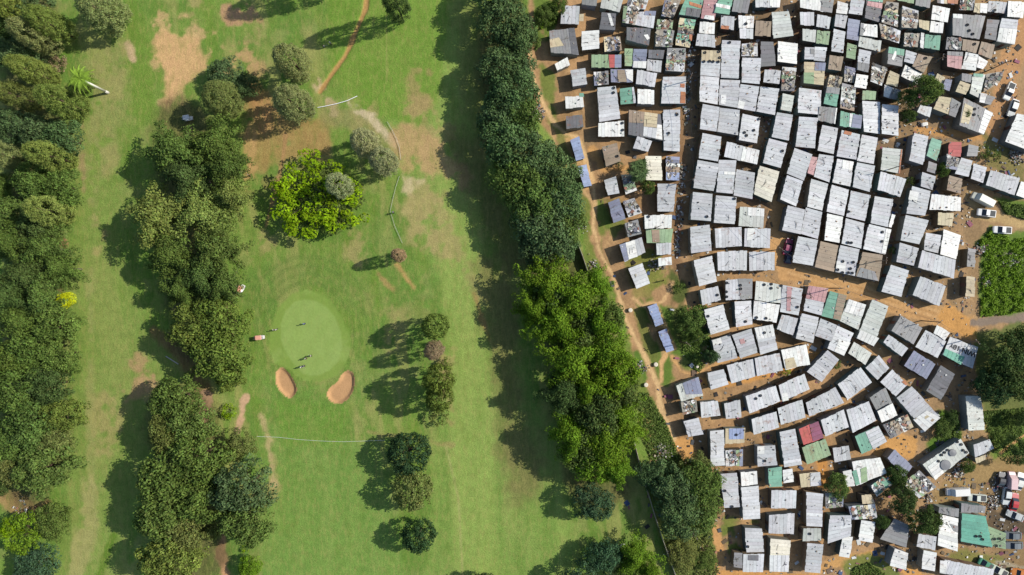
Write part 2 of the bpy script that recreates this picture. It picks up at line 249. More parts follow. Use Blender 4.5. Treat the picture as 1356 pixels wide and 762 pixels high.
DATA = """
g 261 1168 6591 1588 6591 1566 6171 1135 6184
+k 1577 6404 1680 6404 1675 6237 1571 6237
s 267 1636 6789 2004 6790 1977 6577 1636 6626
v 270 2109 6816 2616 6788 2520 6451 2067 6555
d 277 2101 6449 2440 6408 2421 6017 2046 6044
+w 2229 6411 2299 6411 2382 6119 2313 6119
w 267 1630 6003 2033 6023 2047 5592 1635 5556
s 276 869 6000 1461 6074 1566 5455 911 5497 #large patched grey shack with one cream sheet, uppermost beside the forest path
+k 880 5800 1097 5847 1214 5661 894 5613
+d 1325 6058 1459 6072 1562 5457 1395 5466
w 231 999 5245 1299 5409 1361 5231 1061 5087
g 253 1372 5095 1715 5144 1764 4761 1427 4712
nx 277 2149 5860 2532 5880 2573 5551 2163 5510
d 262 2689 6109 3258 6068 3203 5655 2681 5793
+w 3081 5916 3178 5930 3226 5833 3164 5791
cx 275 2608 6590 2991 6562 2881 6152 2581 6207
g 236 2909 6455 3376 6483 3321 6084 2853 6180
+b 3114 6485 3379 6480 3365 6374 3100 6388
l 253 1861 5453 2563 5458 2563 5150 1861 5155 #long low shack roofed in green, red and blue painted stripes
+r 2261 5452 2414 5452 2400 5154 2288 5154
+b 2406 5452 2562 5452 2562 5154 2406 5154
l 242 2646 5605 2838 5605 2818 5190 2635 5195
b 257 2847 5594 3163 5581 3141 5128 2828 5156
+w 2845 5306 3154 5297 3138 5130 2831 5158
d 259 3202 5581 3579 5568 3538 5349 3191 5363
g 231 3174 5354 3522 5327 3497 5048 3161 5094
bx 241 1912 5058 2259 5077 2273 4770 1931 4743
b 244 2308 5113 2830 5113 2835 4811 2322 4811
+n 2471 5101 2639 5101 2694 4822 2485 4822
+w 2652 5107 2834 5107 2834 4822 2694 4906
g 276 2928 5101 3394 5005 3339 4690 2901 4772
cx 268 2721 6789 3215 6789 3118 6502 2680 6570
cx 238 3579 6746 3978 6774 3785 6321 3497 6362
t 270 4073 6787 4484 6760 4388 6321 3893 6389 #teal and grey roofed shack crossed by one orange sheet
+d 4084 6554 4432 6517 4390 6325 4056 6373
+o 4140 6693 4446 6609 4432 6534 4154 6609
p 237 4514 6801 4858 6802 4747 6252 4431 6320
+w 4526 6387 4735 6373 4743 6261 4498 6309
t 261 4855 6791 5183 6764 5087 6394 4731 6435
+w 4769 6655 5117 6599 5103 6516 4769 6572
s 236 5212 6802 5596 6775 5528 6433 5157 6473
lx 230 3409 6290 3784 6271 3757 6030 3382 6071
cx 274 3376 6042 3801 6012 3746 5623 3355 5645
tx 240 3927 6326 4326 6284 4161 5623 3824 5678
+k 3933 6321 4050 6307 4023 6148 3897 6162
+o 4162 5939 4232 5939 4218 5786 4148 5800
+k 3841 5828 4196 5716 4162 5627 3827 5683
w 241 4411 6243 4766 6216 4744 5928 4383 5969
g 279 4335 5935 4737 5902 4760 5615 4294 5661
g 274 4893 6354 5207 6340 5193 6027 4880 6082
+o 4899 6135 5085 6121 5071 6037 4887 6059
w 244 5302 6381 5677 6367 5669 6094 5322 6094
g 278 5323 6074 5650 6061 5637 5816 5329 5829
n 257 5707 6250 6076 6231 6063 5886 5693 5908
v 264 6085 6455 6479 6469 6589 5891 6121 5836
g 240 5700 6802 6292 6802 6278 6569 5714 6577
+w 6045 6798 6296 6798 6282 6572 6045 6575
sx 277 3626 5601 4079 5601 4038 5043 3584 5065
+g 3790 5257 4040 5257 4035 5056 3790 5062
g 265 4445 5564 4890 5542 4855 4925 4409 4980 #shack with half its roof cream and dotted with tyres
+k 4442 5562 4888 5540 4874 5289 4434 5303
g 278 4918 5795 5340 5767 5296 4885 4882 4912
gx 275 5380 5714 5749 5728 5749 5405 5366 5419
g 245 5396 5398 5831 5376 5809 4764 5385 4812
d 248 5821 5765 6137 5765 6192 5201 5835 5173
g 238 5923 5114 6307 5087 6274 4766 5896 4813
w 237 6750 6804 7551 6776 7510 6439 6765 6569
+s 7262 6789 7550 6772 7508 6443 7248 6493
w 233 7638 6734 7894 6651 7856 6406 7617 6442
g 245 7587 6413 7869 6375 7814 6081 7560 6130
g 260 7942 6763 8251 6722 8188 6375 7895 6422
d 230 8315 6805 8728 6778 8632 6226 8274 6323
+t 8341 6803 8717 6795 8703 6697 8341 6725
+p 8341 6714 8703 6675 8689 6543 8313 6613
cx 264 8769 6705 9043 6664 9030 6087 8645 6211
g 247 6751 6463 7087 6463 7079 6129 6759 6149
g 245 7158 6408 7478 6339 7437 6058 7137 6121
v 271 6795 6063 7117 6019 7104 5730 6804 5777
l 254 7143 6025 7451 5992 7419 5681 7127 5730
g 246 7552 6072 7813 5995 7759 5495 7484 5545
b 254 7869 6306 8157 6265 8116 5784 7834 5826
w 265 8171 6191 8562 6150 8554 5854 8135 5904
+s 8168 6188 8237 6180 8209 5901 8137 5907
v 233 8153 5884 8670 5788 8642 5526 8128 5664
cx 279 8581 6185 9088 6006 9061 5718 8651 5842
l 231 7873 5749 8094 5675 8053 5347 7835 5402
g 267 8121 5590 8406 5521 8332 5028 8085 5097
+s 8097 5288 8361 5232 8333 5032 8088 5099
s 272 8806 5631 9198 5576 9135 5173 8779 5233
+t 8812 5629 9193 5573 9180 5425 8790 5481
+w 8957 5537 9026 5509 8929 5314 8873 5342
w 231 6236 5778 6710 5731 6691 5249 6222 5298 #square bright white-roofed shack standing where two upper lanes cross
g 269 6851 5632 7077 5618 7063 5333 6846 5346
+s 6982 5594 7074 5588 7066 5454 6982 5468
g 248 7106 5648 7379 5626 7338 5293 7079 5326
n 259 7436 5441 7764 5400 7709 5072 7408 5121 #small shack with a plain olive brown roof
k 230 6864 5303 7360 5270 7305 4741 6850 4802
+b 7112 5285 7358 5268 7336 5078 7098 5092
+l 6853 5050 7084 5050 7084 4771 6853 4799
cx 232 6346 5185 6668 5152 6621 4601 6318 4621
cx 239 7808 5197 8081 5142 8027 4800 7781 4827
w 278 8052 4997 8338 4962 8297 4648 8005 4689
sx 240 7445 4982 7751 4933 7705 4674 7390 4701
cx 268 8446 5270 8789 5132 8652 4713 8392 4831
+w 8417 4898 8659 4773 8653 4717 8389 4829
k 276 8844 5086 9062 4976 9008 4690 8749 4759
l 277 9034 6786 9415 6786 9401 6636 9020 6718
s 247 9470 6798 9824 6799 9797 6553 9456 6621
cx 248 9958 6799 10465 6799 10451 6635 9972 6676
+o 10204 6795 10464 6795 10447 6644 10204 6667
sx 256 10508 6794 10850 6794 10822 6493 10481 6507
k 269 10833 6654 11133 6649 11119 6418 10806 6440
+w 10955 6652 11131 6643 11117 6423 10955 6434
g 235 11179 6734 11618 6693 11577 6432 11157 6487
w 267 11627 6718 12025 6691 11956 6308 11586 6335
w 270 9844 6606 10249 6532 10206 6209 9817 6283
k 273 9522 6271 9774 6235 9758 6013 9523 6081
w 232 9825 6247 10133 6214 10114 5968 9803 5995
cx 277 9121 6588 9527 6478 9486 6067 9102 6081
cx 235 9204 5980 9560 5953 9532 5638 9193 5665
t 247 9684 5933 10048 5906 10026 5558 9665 5618
w 261 9575 5977 9659 5955 9635 5587 9556 5629
s 276 10300 6401 11071 6354 10947 5817 10319 5905 #wide grey roofed house topped with loose stones and a white strip
+w 10304 6395 10519 6384 10533 6287 10310 6298
s 247 11154 6295 11420 6268 11333 5787 11086 5842
g 276 11466 6310 11843 6256 11741 5673 11348 5761
+w 11409 6078 11812 6031 11748 5680 11356 5769
sx 257 10187 5874 10542 5833 10520 5559 10160 5573
n 246 10571 5828 10960 5768 10886 5494 10553 5563
n 246 11016 5780 11331 5698 11235 5355 10921 5479
p 239 10213 5546 10589 5532 10529 5107 10200 5184 #shack with a plain salmon pink roof near the top corner
+s 10216 5544 10587 5527 10579 5424 10210 5452
w 234 10648 5533 10936 5465 10881 5081 10552 5135
w 237 10947 5434 11184 5298 11061 5122 10904 5162
g 264 9234 5569 9487 5482 9406 5223 9186 5292
n 280 9497 5469 9830 5393 9639 5024 9366 5174
w 238 9228 5225 9621 5019 9511 4758 9119 4950
k 232 9979 5031 10163 4930 10074 4657 9912 4855
b 279 10147 4884 10291 4858 10223 4593 10061 4660
s 257 10536 5024 10771 4983 10752 4794 10536 4848
v 250 10803 5017 11106 4998 10968 4434 10721 4545
+t 10807 5015 11047 5004 11039 4932 10807 4946
cx 242 11132 5015 11530 5071 11418 4797 11062 4576
w 260 1241 4468 1657 4489 1690 4229 1260 4194
+t 1572 4548 1675 4548 1689 4464 1577 4470
d 271 1260 3999 1642 4054 1678 3753 1273 3712
g 253 1998 4691 2435 4721 2542 3954 2048 3879
w 251 2022 3852 2625 3907 2633 3544 2022 3535
t 233 2532 4670 2856 4706 2916 4322 2546 4294
+g 2808 4696 2853 4701 2914 4324 2850 4316
w 276 2937 4657 3331 4629 3325 4281 2937 4295
d 232 2742 4177 3502 4079 3531 3449 2728 3582
+n 2744 4174 3115 4124 3087 3859 2738 3873
+k 3115 4124 3422 4082 3394 3747 3087 3775
+g 3087 3775 3408 3733 3366 3496 3073 3557
+w 3408 3831 3514 3817 3525 3460 3366 3490
g 255 2932 3542 3287 3439 3191 3182 2836 3264
n 272 2108 3294 2451 3385 2552 2960 2196 2828 #rusty brown roofed shack alone beside the forest path
B 237 1368 3463 1579 3552 1703 3030 1502 2969
y 267 3124 3080 3495 3080 3523 2511 3138 2511
g 277 3528 4934 4065 4934 4051 4295 3501 4309 #long grey roof with rust orange patches along one edge
+o 3935 4765 4040 4765 4035 4667 3935 4681
+o 3943 4584 4054 4570 4049 4300 3929 4311
g 262 3539 4167 3937 4167 3926 3181 3559 3214
g 269 4412 4959 4861 4925 4820 4284 4379 4353
g 235 4886 4886 5346 4859 5286 4210 4850 4293
+w 4903 4527 5028 4527 5001 4290 4889 4318
g 252 5354 4775 5800 4709 5690 4122 5282 4205
+w 5316 4397 5463 4341 5413 4182 5285 4216
g 237 5839 4718 6266 4663 6156 4043 5728 4134
g 272 4461 4303 4854 4221 4791 3643 4393 3712
g 245 4880 4222 5343 4159 5288 3566 4819 3657
g 253 5401 4072 5828 3984 5745 3383 5310 3452
g 280 4459 3620 4904 3523 4816 2946 4363 3028
g 273 5025 3414 5791 3207 5736 2882 4964 3056
+w 5405 3291 5789 3202 5739 2885 5350 2971
v 279 6326 4543 6607 4489 6545 4115 6285 4156
g 253 6714 4680 7266 4625 7238 4052 6687 4093
t 254 7381 4713 7683 4672 7601 4233 7313 4307
+s 7385 4711 7680 4669 7658 4521 7352 4563
vx 266 7723 4792 8067 4709 8012 4132 7677 4201
l 254 8214 4625 8532 4589 8519 4390 8205 4404
s 245 8726 4758 9123 4621 9068 4374 8713 4476
+w 8728 4753 8918 4681 8834 4446 8714 4483
s 250 7203 4241 7615 4214 7574 3829 7162 3926
+w 7582 4208 7616 4205 7577 3832 7549 3843
t 237 7704 4139 8215 4037 8188 3721 7693 3789
+b 8002 4066 8214 4030 8186 3729 7960 3760
+w 7918 4086 7993 4072 7951 3765 7912 3773
g 249 8207 4374 8643 4352 8635 3602 8235 3649
g 279 8649 4287 9048 4260 9048 3550 8635 3594
g 278 6195 4107 6572 4038 6470 3433 6085 3521
g 261 6732 4008 7156 3973 7090 3256 6649 3303
g 255 7269 3807 7646 3738 7545 3127 7145 3209
g 247 7733 3697 8155 3587 8064 2994 7615 3077
+o 7801 3682 7969 3637 7941 3562 7773 3604
g 234 8200 3589 8586 3520 8490 2899 8095 2968
g 244 6034 3503 6461 3379 6290 2800 5882 2924
g 269 6616 3274 7021 3117 6828 2497 6443 2668
v 273 8680 3282 9126 3232 9065 2663 8639 2752
+o 9095 3230 9123 3230 9068 2665 9034 2671
k 248 10025 4491 10293 4443 10224 4053 9887 4191
s 269 10293 4451 10506 4319 10370 3978 10226 4042
g 269 9566 4277 9838 4223 9770 3970 9479 4114
k 265 10495 4848 10732 4753 10623 4509 10383 4590
s 263 10599 4459 11275 4100 11027 3576 10462 3797 #big grey roof with tyres on it and a white edge strip
+w 11085 4185 11274 4087 11029 3580 10904 3642
+k 10611 4324 10820 4212 10681 3823 10486 3850
w 268 10971 4563 11120 4528 11052 4313 10945 4340
s 248 11145 4519 11329 4466 11207 4277 11080 4317
w 265 11837 4082 12347 3958 12209 3158 11560 3420
g 244 9427 3628 9766 3545 9634 2870 9317 2980
t 254 9825 3514 10085 3432 9956 2965 9702 3089
r 268 10234 3422 10529 3400 10502 3059 10212 3073 #small shack under a faded pinkish red roof
s 265 10683 3359 10941 3305 10900 3074 10642 3073
B 245 1540 2843 1746 2890 1875 2390 1677 2349
g 277 2149 2512 2436 2605 2512 2203 2239 2157
dx 262 2555 2645 2801 2658 2924 2275 2664 2179
b 259 2249 1991 2510 2093 2660 1607 2381 1511
gx 231 2603 2023 2877 2105 3050 1749 2740 1645
sx 257 2640 1505 2954 1600 3036 1258 2722 1176
nx 243 3606 3080 3942 3066 3922 2508 3606 2516
+B 3612 2708 3930 2694 3922 2510 3609 2518
g 264 3411 2435 3847 2430 3778 1775 3406 1780
w 253 3098 1692 3750 1714 3742 1398 3117 1370
l 271 3128 1351 3774 1378 3727 1048 3155 1048
+n 3263 1347 3444 1352 3458 1057 3291 1057
g 262 4353 2992 4843 2896 4725 2254 4243 2337
g 270 4851 2991 5251 2977 5168 2192 4782 2233
+w 4961 2716 5212 2703 5206 2633 4961 2647
g 247 5263 2778 5696 2689 5636 2069 5195 2161
y 262 5801 2858 6255 2715 6076 1998 5663 2192 #large cream white roof beside the long sloping lane
g 267 4240 2240 4689 2190 4653 1551 4185 1593
g 271 4774 2161 5250 2114 5214 1481 4727 1517
v 248 5340 1895 5913 1854 5899 1399 5312 1441
+w 5526 1879 5911 1845 5908 1661 5526 1689
g 272 4170 1418 4629 1474 4673 860 4197 799
g 273 4741 1383 5368 1413 5387 965 4774 924
g 264 5445 1392 6051 1378 6045 924 5440 952
+w 5506 1386 5687 1384 5603 1102 5492 1102
g 279 6436 2633 6802 2489 6648 1890 6280 2064
g 278 6457 1926 6850 1822 6748 1244 6328 1341
g 256 7004 2548 7417 2432 7266 1804 6902 1892
p 256 6989 3077 7167 3050 7071 2626 6921 2681
g 238 7199 3137 7546 3082 7442 2461 7089 2600
g 272 7601 3013 8002 2949 7925 2364 7491 2455
+w 7732 2989 7994 2939 7969 2744 7719 2786
g 277 8071 2934 8492 2846 8368 2232 7970 2356
g 254 7487 2409 7900 2293 7782 1678 7369 1775
g 265 7939 2273 8387 2163 8258 1552 7837 1657
g 266 8624 2719 9229 2543 9097 2122 8561 2296
g 267 6888 1878 7259 1767 7155 1134 6764 1258
w 239 7389 1736 7781 1659 7679 1047 7320 1108
g 269 7819 1627 8246 1503 8164 911 7723 1027
g 259 8507 2143 8934 2061 8796 1413 8397 1510
g 263 8346 1488 8889 1364 8751 772 8209 902
+w 8767 1381 8887 1359 8753 782 8656 810
g 251 6714 1205 7169 1114 7045 508 6571 591
n 261 7225 1085 7657 988 7541 368 7087 479 #shack with a brown ribbed roof facing the dirt road
g 269 7694 995 8126 896 8011 271 7570 367
+w 7609 629 7818 601 7790 350 7578 378
w 262 8888 1725 8983 1698 8894 1399 8820 1418
g 266 9609 2708 9918 2603 9842 2281 9569 2372
sx 231 9771 2971 9975 2902 9934 2672 9731 2726
g 238 9404 2383 9817 2259 9693 1680 9252 1735
+w 9346 2282 9542 2226 9486 1975 9304 2067
n 252 10259 2632 10552 2544 10506 2194 10185 2290 #small shack roofed in brown chequered tiles
w 263 9822 2192 10510 2117 10516 1787 9780 1828
k 241 9989 1757 10359 1743 10326 1436 9989 1469
g 264 9220 1705 9752 1573 9531 1009 9110 1105
sx 262 10183 3132 10492 3022 10437 2749 10156 2790
g 232 10543 3054 10812 2972 10702 2594 10406 2670
g 254 10829 2910 11125 2814 11035 2445 10753 2555
g 241 11216 2760 11906 2553 11795 2167 11120 2402
w 233 11932 2496 12179 2427 12097 2072 11823 2162
g 237 9712 1290 10077 1227 9995 801 9671 884
w 246 10115 1365 10537 1226 10427 662 10028 778
g 239 2518 1000 3041 1179 3137 822 2642 601
+b 2519 996 2653 1052 2737 653 2639 606
+w 2659 1052 2876 1113 2946 723 2743 659
g 240 2727 447 3057 573 3244 98 2919 -32 #plain pale shack standing alone next to the footpath
B 232 3180 -452 3394 -364 3559 -850 3372 -919
g 253 3376 1040 3737 1054 3731 780 3395 758
w 249 3425 687 3738 720 3751 529 3438 496
g 261 4249 635 4684 745 4808 140 4375 24
g 260 4801 831 5504 872 5504 404 4829 390
g 242 5560 845 6172 837 6152 405 5560 396
g 275 4991 184 5624 217 5623 -264 5004 -300
+s 5279 212 5622 206 5622 -259 5349 -275
g 230 4406 -55 4832 36 4909 -294 4469 -412
v 250 5723 162 6343 65 6288 -376 5682 -293
g 244 4494 -521 4954 -397 5111 -981 4651 -1108
g 251 5207 -327 5606 -307 5639 -863 5248 -932
w 236 5673 -312 6286 -395 6211 -822 5652 -740
g 272 6337 63 6805 -28 6701 -653 6274 -570
+p 6438 25 6550 11 6508 -559 6424 -545
g 249 6320 -634 6704 -716 6594 -1136 6210 -976
g 232 6960 49 7410 -19 7250 -654 6841 -544 #shack whose upper roof half is washed dull pink
+p 6964 48 7407 -25 7335 -351 6894 -254
t 261 7447 -76 7832 -186 7681 -778 7254 -668 #shack roofed half teal and half tan in two stripes
+n 7641 -136 7830 -189 7683 -768 7516 -727
v 235 7907 -272 8301 -401 8108 -989 7686 -782
+w 7911 -273 8299 -404 8212 -686 7794 -561
v 257 8451 -272 8818 -438 8464 -1377 8078 -1189 #longest pale roof running down from the dirt road, white at its lower end
+w 8164 -992 8590 -1187 8465 -1373 8080 -1187
n 247 8235 835 8690 761 8594 141 8070 265 #shack with a flat tan roof facing the dirt road
+s 8178 471 8498 374 8582 151 8080 262
g 259 8883 536 9290 399 9117 -221 8662 -97
g 278 6771 -599 7192 -701 7046 -1298 6634 -1196
g 271 7234 -722 7604 -881 7481 -1265 7083 -1128
g 251 9098 1058 9524 921 9406 509 9021 599
g 271 9593 871 10379 651 10352 209 9511 471
g 262 9556 272 10154 38 10016 -439 9391 -174
s 248 10679 927 10871 900 10863 475 10666 489
k 237 10673 272 10860 245 10852 -222 10646 -208
s 260 9125 -647 9621 -950 9400 -1327 8872 -1019
B 258 3422 -1041 3614 -959 3798 -1467 3614 -1527
g 278 4670 -1234 5096 -1097 5283 -1646 4821 -1770
+w 4686 -1237 4875 -1176 4917 -1301 4708 -1357
g 278 5157 -1109 5596 -957 5747 -1521 5349 -1658
+p 5320 -1218 5431 -1190 5459 -1301 5348 -1329
g 260 5678 -944 6104 -861 6214 -1453 5829 -1577
+w 5680 -946 6101 -865 6156 -1135 5758 -1219
g 248 5034 -1821 5662 -1669 5712 -2083 5139 -2248
g 275 5681 -1651 6264 -1527 6338 -1940 5728 -2077
g 230 4587 -2005 4972 -1909 5077 -2275 4670 -2404
v 235 3847 -2297 4370 -2090 4489 -2531 3971 -2682 #shack with a dark blue violet ribbed roof and pale margins
+b 3996 -2240 4367 -2094 4476 -2499 4080 -2510
cx 258 3952 -2692 4321 -2629 4354 -2916 4007 -2985
g 261 4411 -2684 4822 -2651 4882 -2999 4432 -3054
g 237 4970 -2722 5346 -2620 5393 -3045 5025 -3087
g 261 5464 -2543 6172 -2295 6291 -2667 5566 -2956
w 275 6302 -1470 6893 -1327 6970 -1795 6393 -1924
+k 6381 -1677 6590 -1630 6660 -1858 6409 -1914
g 249 7620 -890 8020 -1069 7785 -1606 7386 -1427
+w 7661 -1220 7940 -1290 7786 -1599 7549 -1499
g 252 7407 -1469 7664 -1690 7248 -2213 6906 -1971
v 241 8029 -1266 8447 -1541 8282 -1816 7878 -1541
g 245 8611 -1587 8844 -1889 8556 -2164 8295 -1889
g 279 8884 -1917 9241 -2274 8980 -2554 8624 -2206
+o 9106 -2205 9176 -2163 9245 -2261 9203 -2289
g 249 8175 -1865 8431 -2218 7863 -2632 7643 -2273
g 278 6231 -2276 6836 -2014 6974 -2386 6327 -2675
+w 6296 -2483 6436 -2456 6477 -2636 6338 -2670
g 276 6878 -2692 7575 -2334 7768 -2698 6949 -3018
g 260 8819 -1097 9281 -1419 9135 -1619 8696 -1290
g 243 9693 -988 10175 -1263 9991 -1649 9459 -1401
w 279 9935 -874 10248 -1051 10125 -1241 9867 -1064
g 255 10272 -1153 10934 -1402 10782 -1899 10078 -1575 #shack by the dirt road with painted lettering across its roof
+T 10144 -1428 10603 -1624 10506 -1810 10088 -1576
b 251 9410 -1475 9919 -1791 9726 -2150 9195 -1833
d 246 10066 -1824 10383 -2031 10052 -2638 9708 -2417
g 279 9349 -2301 10006 -3038 9661 -3375 9004 -2583
+w 9696 -2873 10010 -3040 9662 -3373 9390 -3095
+k 9640 -3026 9807 -2914 9835 -2970 9668 -3081
+n 9779 -3109 9904 -2998 9918 -3054 9821 -3145
g 255 5606 -3079 6189 -2900 6266 -3285 5666 -3450
g 244 4025 -3138 4368 -3050 4486 -3440 4130 -3508
g 254 4634 -3360 4965 -3333 4993 -4174 4661 -4188
k 236 5004 -3302 5471 -3293 5457 -3651 5004 -3678
+B 5084 -3305 5441 -3299 5436 -3556 5090 -3564
gx 261 4995 -3809 5407 -3789 5412 -4187 5009 -4187
+w 5098 -3995 5215 -3995 5215 -4176 5098 -4176
g 252 5750 -3722 6163 -3689 6212 -4162 5764 -4203
+w 5753 -3725 5915 -3719 5915 -3900 5753 -3900
g 245 4874 -4374 5275 -4338 5335 -5145 4985 -5172
w 269 5355 -4330 5738 -4297 5751 -4603 5368 -4644
g 271 6220 -2825 6798 -2618 6871 -3045 6288 -3210
g 231 7842 -2875 8366 -2668 8559 -3123 8002 -3413
g 257 7229 -3106 7766 -2858 7898 -3265 7347 -3491
s 244 8379 -2579 8750 -2337 8920 -2702 8552 -2886
w 277 8541 -2890 8902 -2709 9028 -2994 8656 -3166
g 269 6261 -3384 6619 -3301 6785 -4143 6385 -4212
r 242 6720 -3318 7174 -3126 7320 -3525 6844 -3704 #shack with a bold red roof shading to purple on one half
+m 6967 -3214 7171 -3127 7316 -3521 7065 -3615
l 243 6804 -3750 7354 -3544 7478 -3929 6913 -4150
g 238 7517 -3767 7893 -3704 7964 -4041 7572 -4110
t 279 8025 -3477 8575 -3229 8767 -3600 8176 -3903
+g 8271 -3378 8571 -3234 8763 -3601 8438 -3782
nx 245 8699 -3219 9278 -2972 9415 -3274 8878 -3550
b 260 8787 -3997 8966 -3791 9392 -4189 9186 -4451
w 254 7955 -4069 8617 -3973 8791 -4359 8079 -4649
+l 8160 -4248 8299 -4192 8341 -4541 8188 -4596
+t 7965 -4304 8062 -4262 8160 -4610 8062 -4644
w 262 7754 -4305 7937 -4264 8041 -4646 7822 -4673
t 260 6000 -4236 6330 -4194 6329 -4666 6014 -4674
w 267 6346 -4275 6558 -4234 6604 -4547 6351 -4588
k 236 6745 -4367 7232 -4326 7251 -4647 6773 -4683
+g 6998 -4351 7230 -4329 7249 -4644 6998 -4658
tx 268 8393 -4647 8680 -4429 8927 -4593 8543 -4894
v 245 10510 -3535 10732 -3884 9929 -4520 9617 -4144 #big two-tone roof carrying a pair of round dark discs
+w 9732 -4195 9969 -4014 10136 -4348 9927 -4513
g 257 10815 -3677 11198 -3560 11289 -3773 10842 -3993
k 247 10851 -4005 11108 -3918 11107 -4027 10891 -4135
sx 245 9151 -4599 9565 -4288 9937 -4668 9537 -4943
v 256 10618 -2538 10996 -2538 11088 -3338 10687 -3352
g 253 5359 -4678 5787 -4645 5823 -5423 5414 -5437
g 248 5451 -5627 5872 -5655 5913 -6206 5487 -6206
g 267 5411 -6232 5900 -6232 5883 -6672 5405 -6666
+d 5519 -6257 5769 -6257 5769 -6396 5519 -6382
s 260 5212 -6209 5397 -6214 5389 -6577 5184 -6549
g 232 6083 -4754 6675 -4754 6667 -5195 6083 -5181
g 243 6022 -5336 6623 -5280 6615 -5785 6022 -5768
y 253 6050 -5877 6541 -5932 6481 -6672 6023 -6650
+g 6029 -6263 6505 -6277 6483 -6670 6023 -6648
g 276 6892 -4783 7278 -4824 7250 -5595 6898 -5587
v 274 6816 -5630 7227 -5630 7240 -5931 6802 -5945
g 257 6920 -5987 7297 -6014 7223 -6689 6865 -6670
sx 231 7339 -4810 7778 -4893 7778 -5154 7367 -5195
g 269 7445 -5335 7940 -5327 7925 -5808 7397 -6002
w 251 7758 -5828 7992 -5841 7909 -6337 7668 -6302
wx 259 7869 -5120 8502 -5071 8565 -5409 7966 -5450
k 265 8185 -4854 8415 -4855 8498 -5053 8199 -5063
w 262 8185 -5450 8501 -5488 8446 -5977 8117 -5927
s 254 8969 -5417 9313 -5568 9230 -6091 8624 -5899
w 276 8957 -6104 9271 -6214 9203 -6606 8847 -6515
s 249 10012 -5138 10478 -5179 10470 -5398 9999 -5288
w 250 10024 -5307 10471 -5418 10460 -6199 9969 -6038
+s 10245 -5526 10462 -5595 10457 -5749 10356 -5707
s 273 10511 -5046 11087 -5115 11074 -5279 10511 -5265
T 240 10561 -5301 11100 -5357 11253 -6084 10539 -5964 #broad bright teal roof beside the parked cars
l 245 11115 -5573 11569 -5753 11570 -6137 11268 -6068
g 272 9523 -5771 9947 -5826 9898 -6146 9460 -6059
w 233 9658 -6164 9966 -6219 9919 -6658 9612 -6603
g 272 10122 -6368 11283 -6589 11227 -6921 10011 -6686
+w 10012 -6380 10188 -6394 10146 -6686 10012 -6667"""

# ------------------------------------------------------------------ the ground
def vnoise(X, Y, scale, seed, octv=3):
    r = np.random.default_rng(seed); out = 0; amp = 1; tot = 0
    for k in range(octv):
        g = r.random((128, 128)); u = X / scale; v = Y / scale
        iu = np.floor(u).astype(int); iv = np.floor(v).astype(int); fu = u - iu; fv = v - iv
        fu = fu * fu * (3 - 2 * fu); fv = fv * fv * (3 - 2 * fv)
        a = g[iu % 128, iv % 128]; b = g[(iu + 1) % 128, iv % 128]; c = g[iu % 128, (iv + 1) % 128]; d = g[(iu + 1) % 128, (iv + 1) % 128]
        out = out + amp * ((a * (1 - fu) + b * fu) * (1 - fv) + (c * (1 - fu) + d * fu) * fv); tot += amp; amp *= .55; scale /= 2.1
    return out / tot
CELL = .32; HX, HY = 150.0, 96.0
nx, ny = int(2 * HX / CELL), int(2 * HY / CELL)
gx = np.linspace(-HX, HX, nx + 1); gy = np.linspace(-HY, HY, ny + 1)
X, Y = np.meshgrid(gx, gy); U = X / G + CX; W = CY - Y / G          # survey units
C = np.zeros(X.shape + (3,)); Z = np.zeros(X.shape); K = np.zeros(X.shape, np.int8)
nA = vnoise(X, Y, 14, 1); nB = vnoise(X, Y, 4, 2); nC = vnoise(X, Y, 1.3, 3, 3); nV = vnoise(X * 3.2, Y * .5, 5, 4); nD = vnoise(X, Y, .7, 9, 2)
def A(*c): return np.array(alb(*c))
def lerp(m, c):
    global C
    C = C * (1 - m[..., None]) + np.asarray(c) * m[..., None]
def sstep(x): x = np.clip(x, 0, 1); return x * x * (3 - 2 * x)
def seg_dist(u, v, pts):
    d = np.full(u.shape, 1e9)
    for (x1, y1), (x2, y2) in zip(pts[:-1], pts[1:]):
        L = (x2 - x1) ** 2 + (y2 - y1) ** 2 + 1e-9
        t = np.clip(((u - x1) * (x2 - x1) + (v - y1) * (y2 - y1)) / L, 0, 1)
        d = np.minimum(d, np.hypot(u - x1 - t * (x2 - x1), v - y1 - t * (y2 - y1)))
    return d
def window(pts, pad):
    xs = [p[0] for p in pts]; ys = [p[1] for p in pts]
    i0, i1 = np.searchsorted(gx, [(min(xs) - pad - CX) * G, (max(xs) + pad - CX) * G])
    j0, j1 = np.searchsorted(gy, [(CY - max(ys) - pad) * G, (CY - min(ys) + pad) * G])
    return slice(max(j0, 0), max(j1, 0)), slice(max(i0, 0), max(i1, 0))
def inside(u, v, pts):
    c = np.zeros(u.shape, bool)
    for i in range(len(pts)):
        x1, y1 = pts[i]; x2, y2 = pts[i - 1]
        if y1 == y2: continue
        c ^= ((y1 > v) != (y2 > v)) & (u < (x2 - x1) * (v - y1) / (y2 - y1) + x1)
    return c
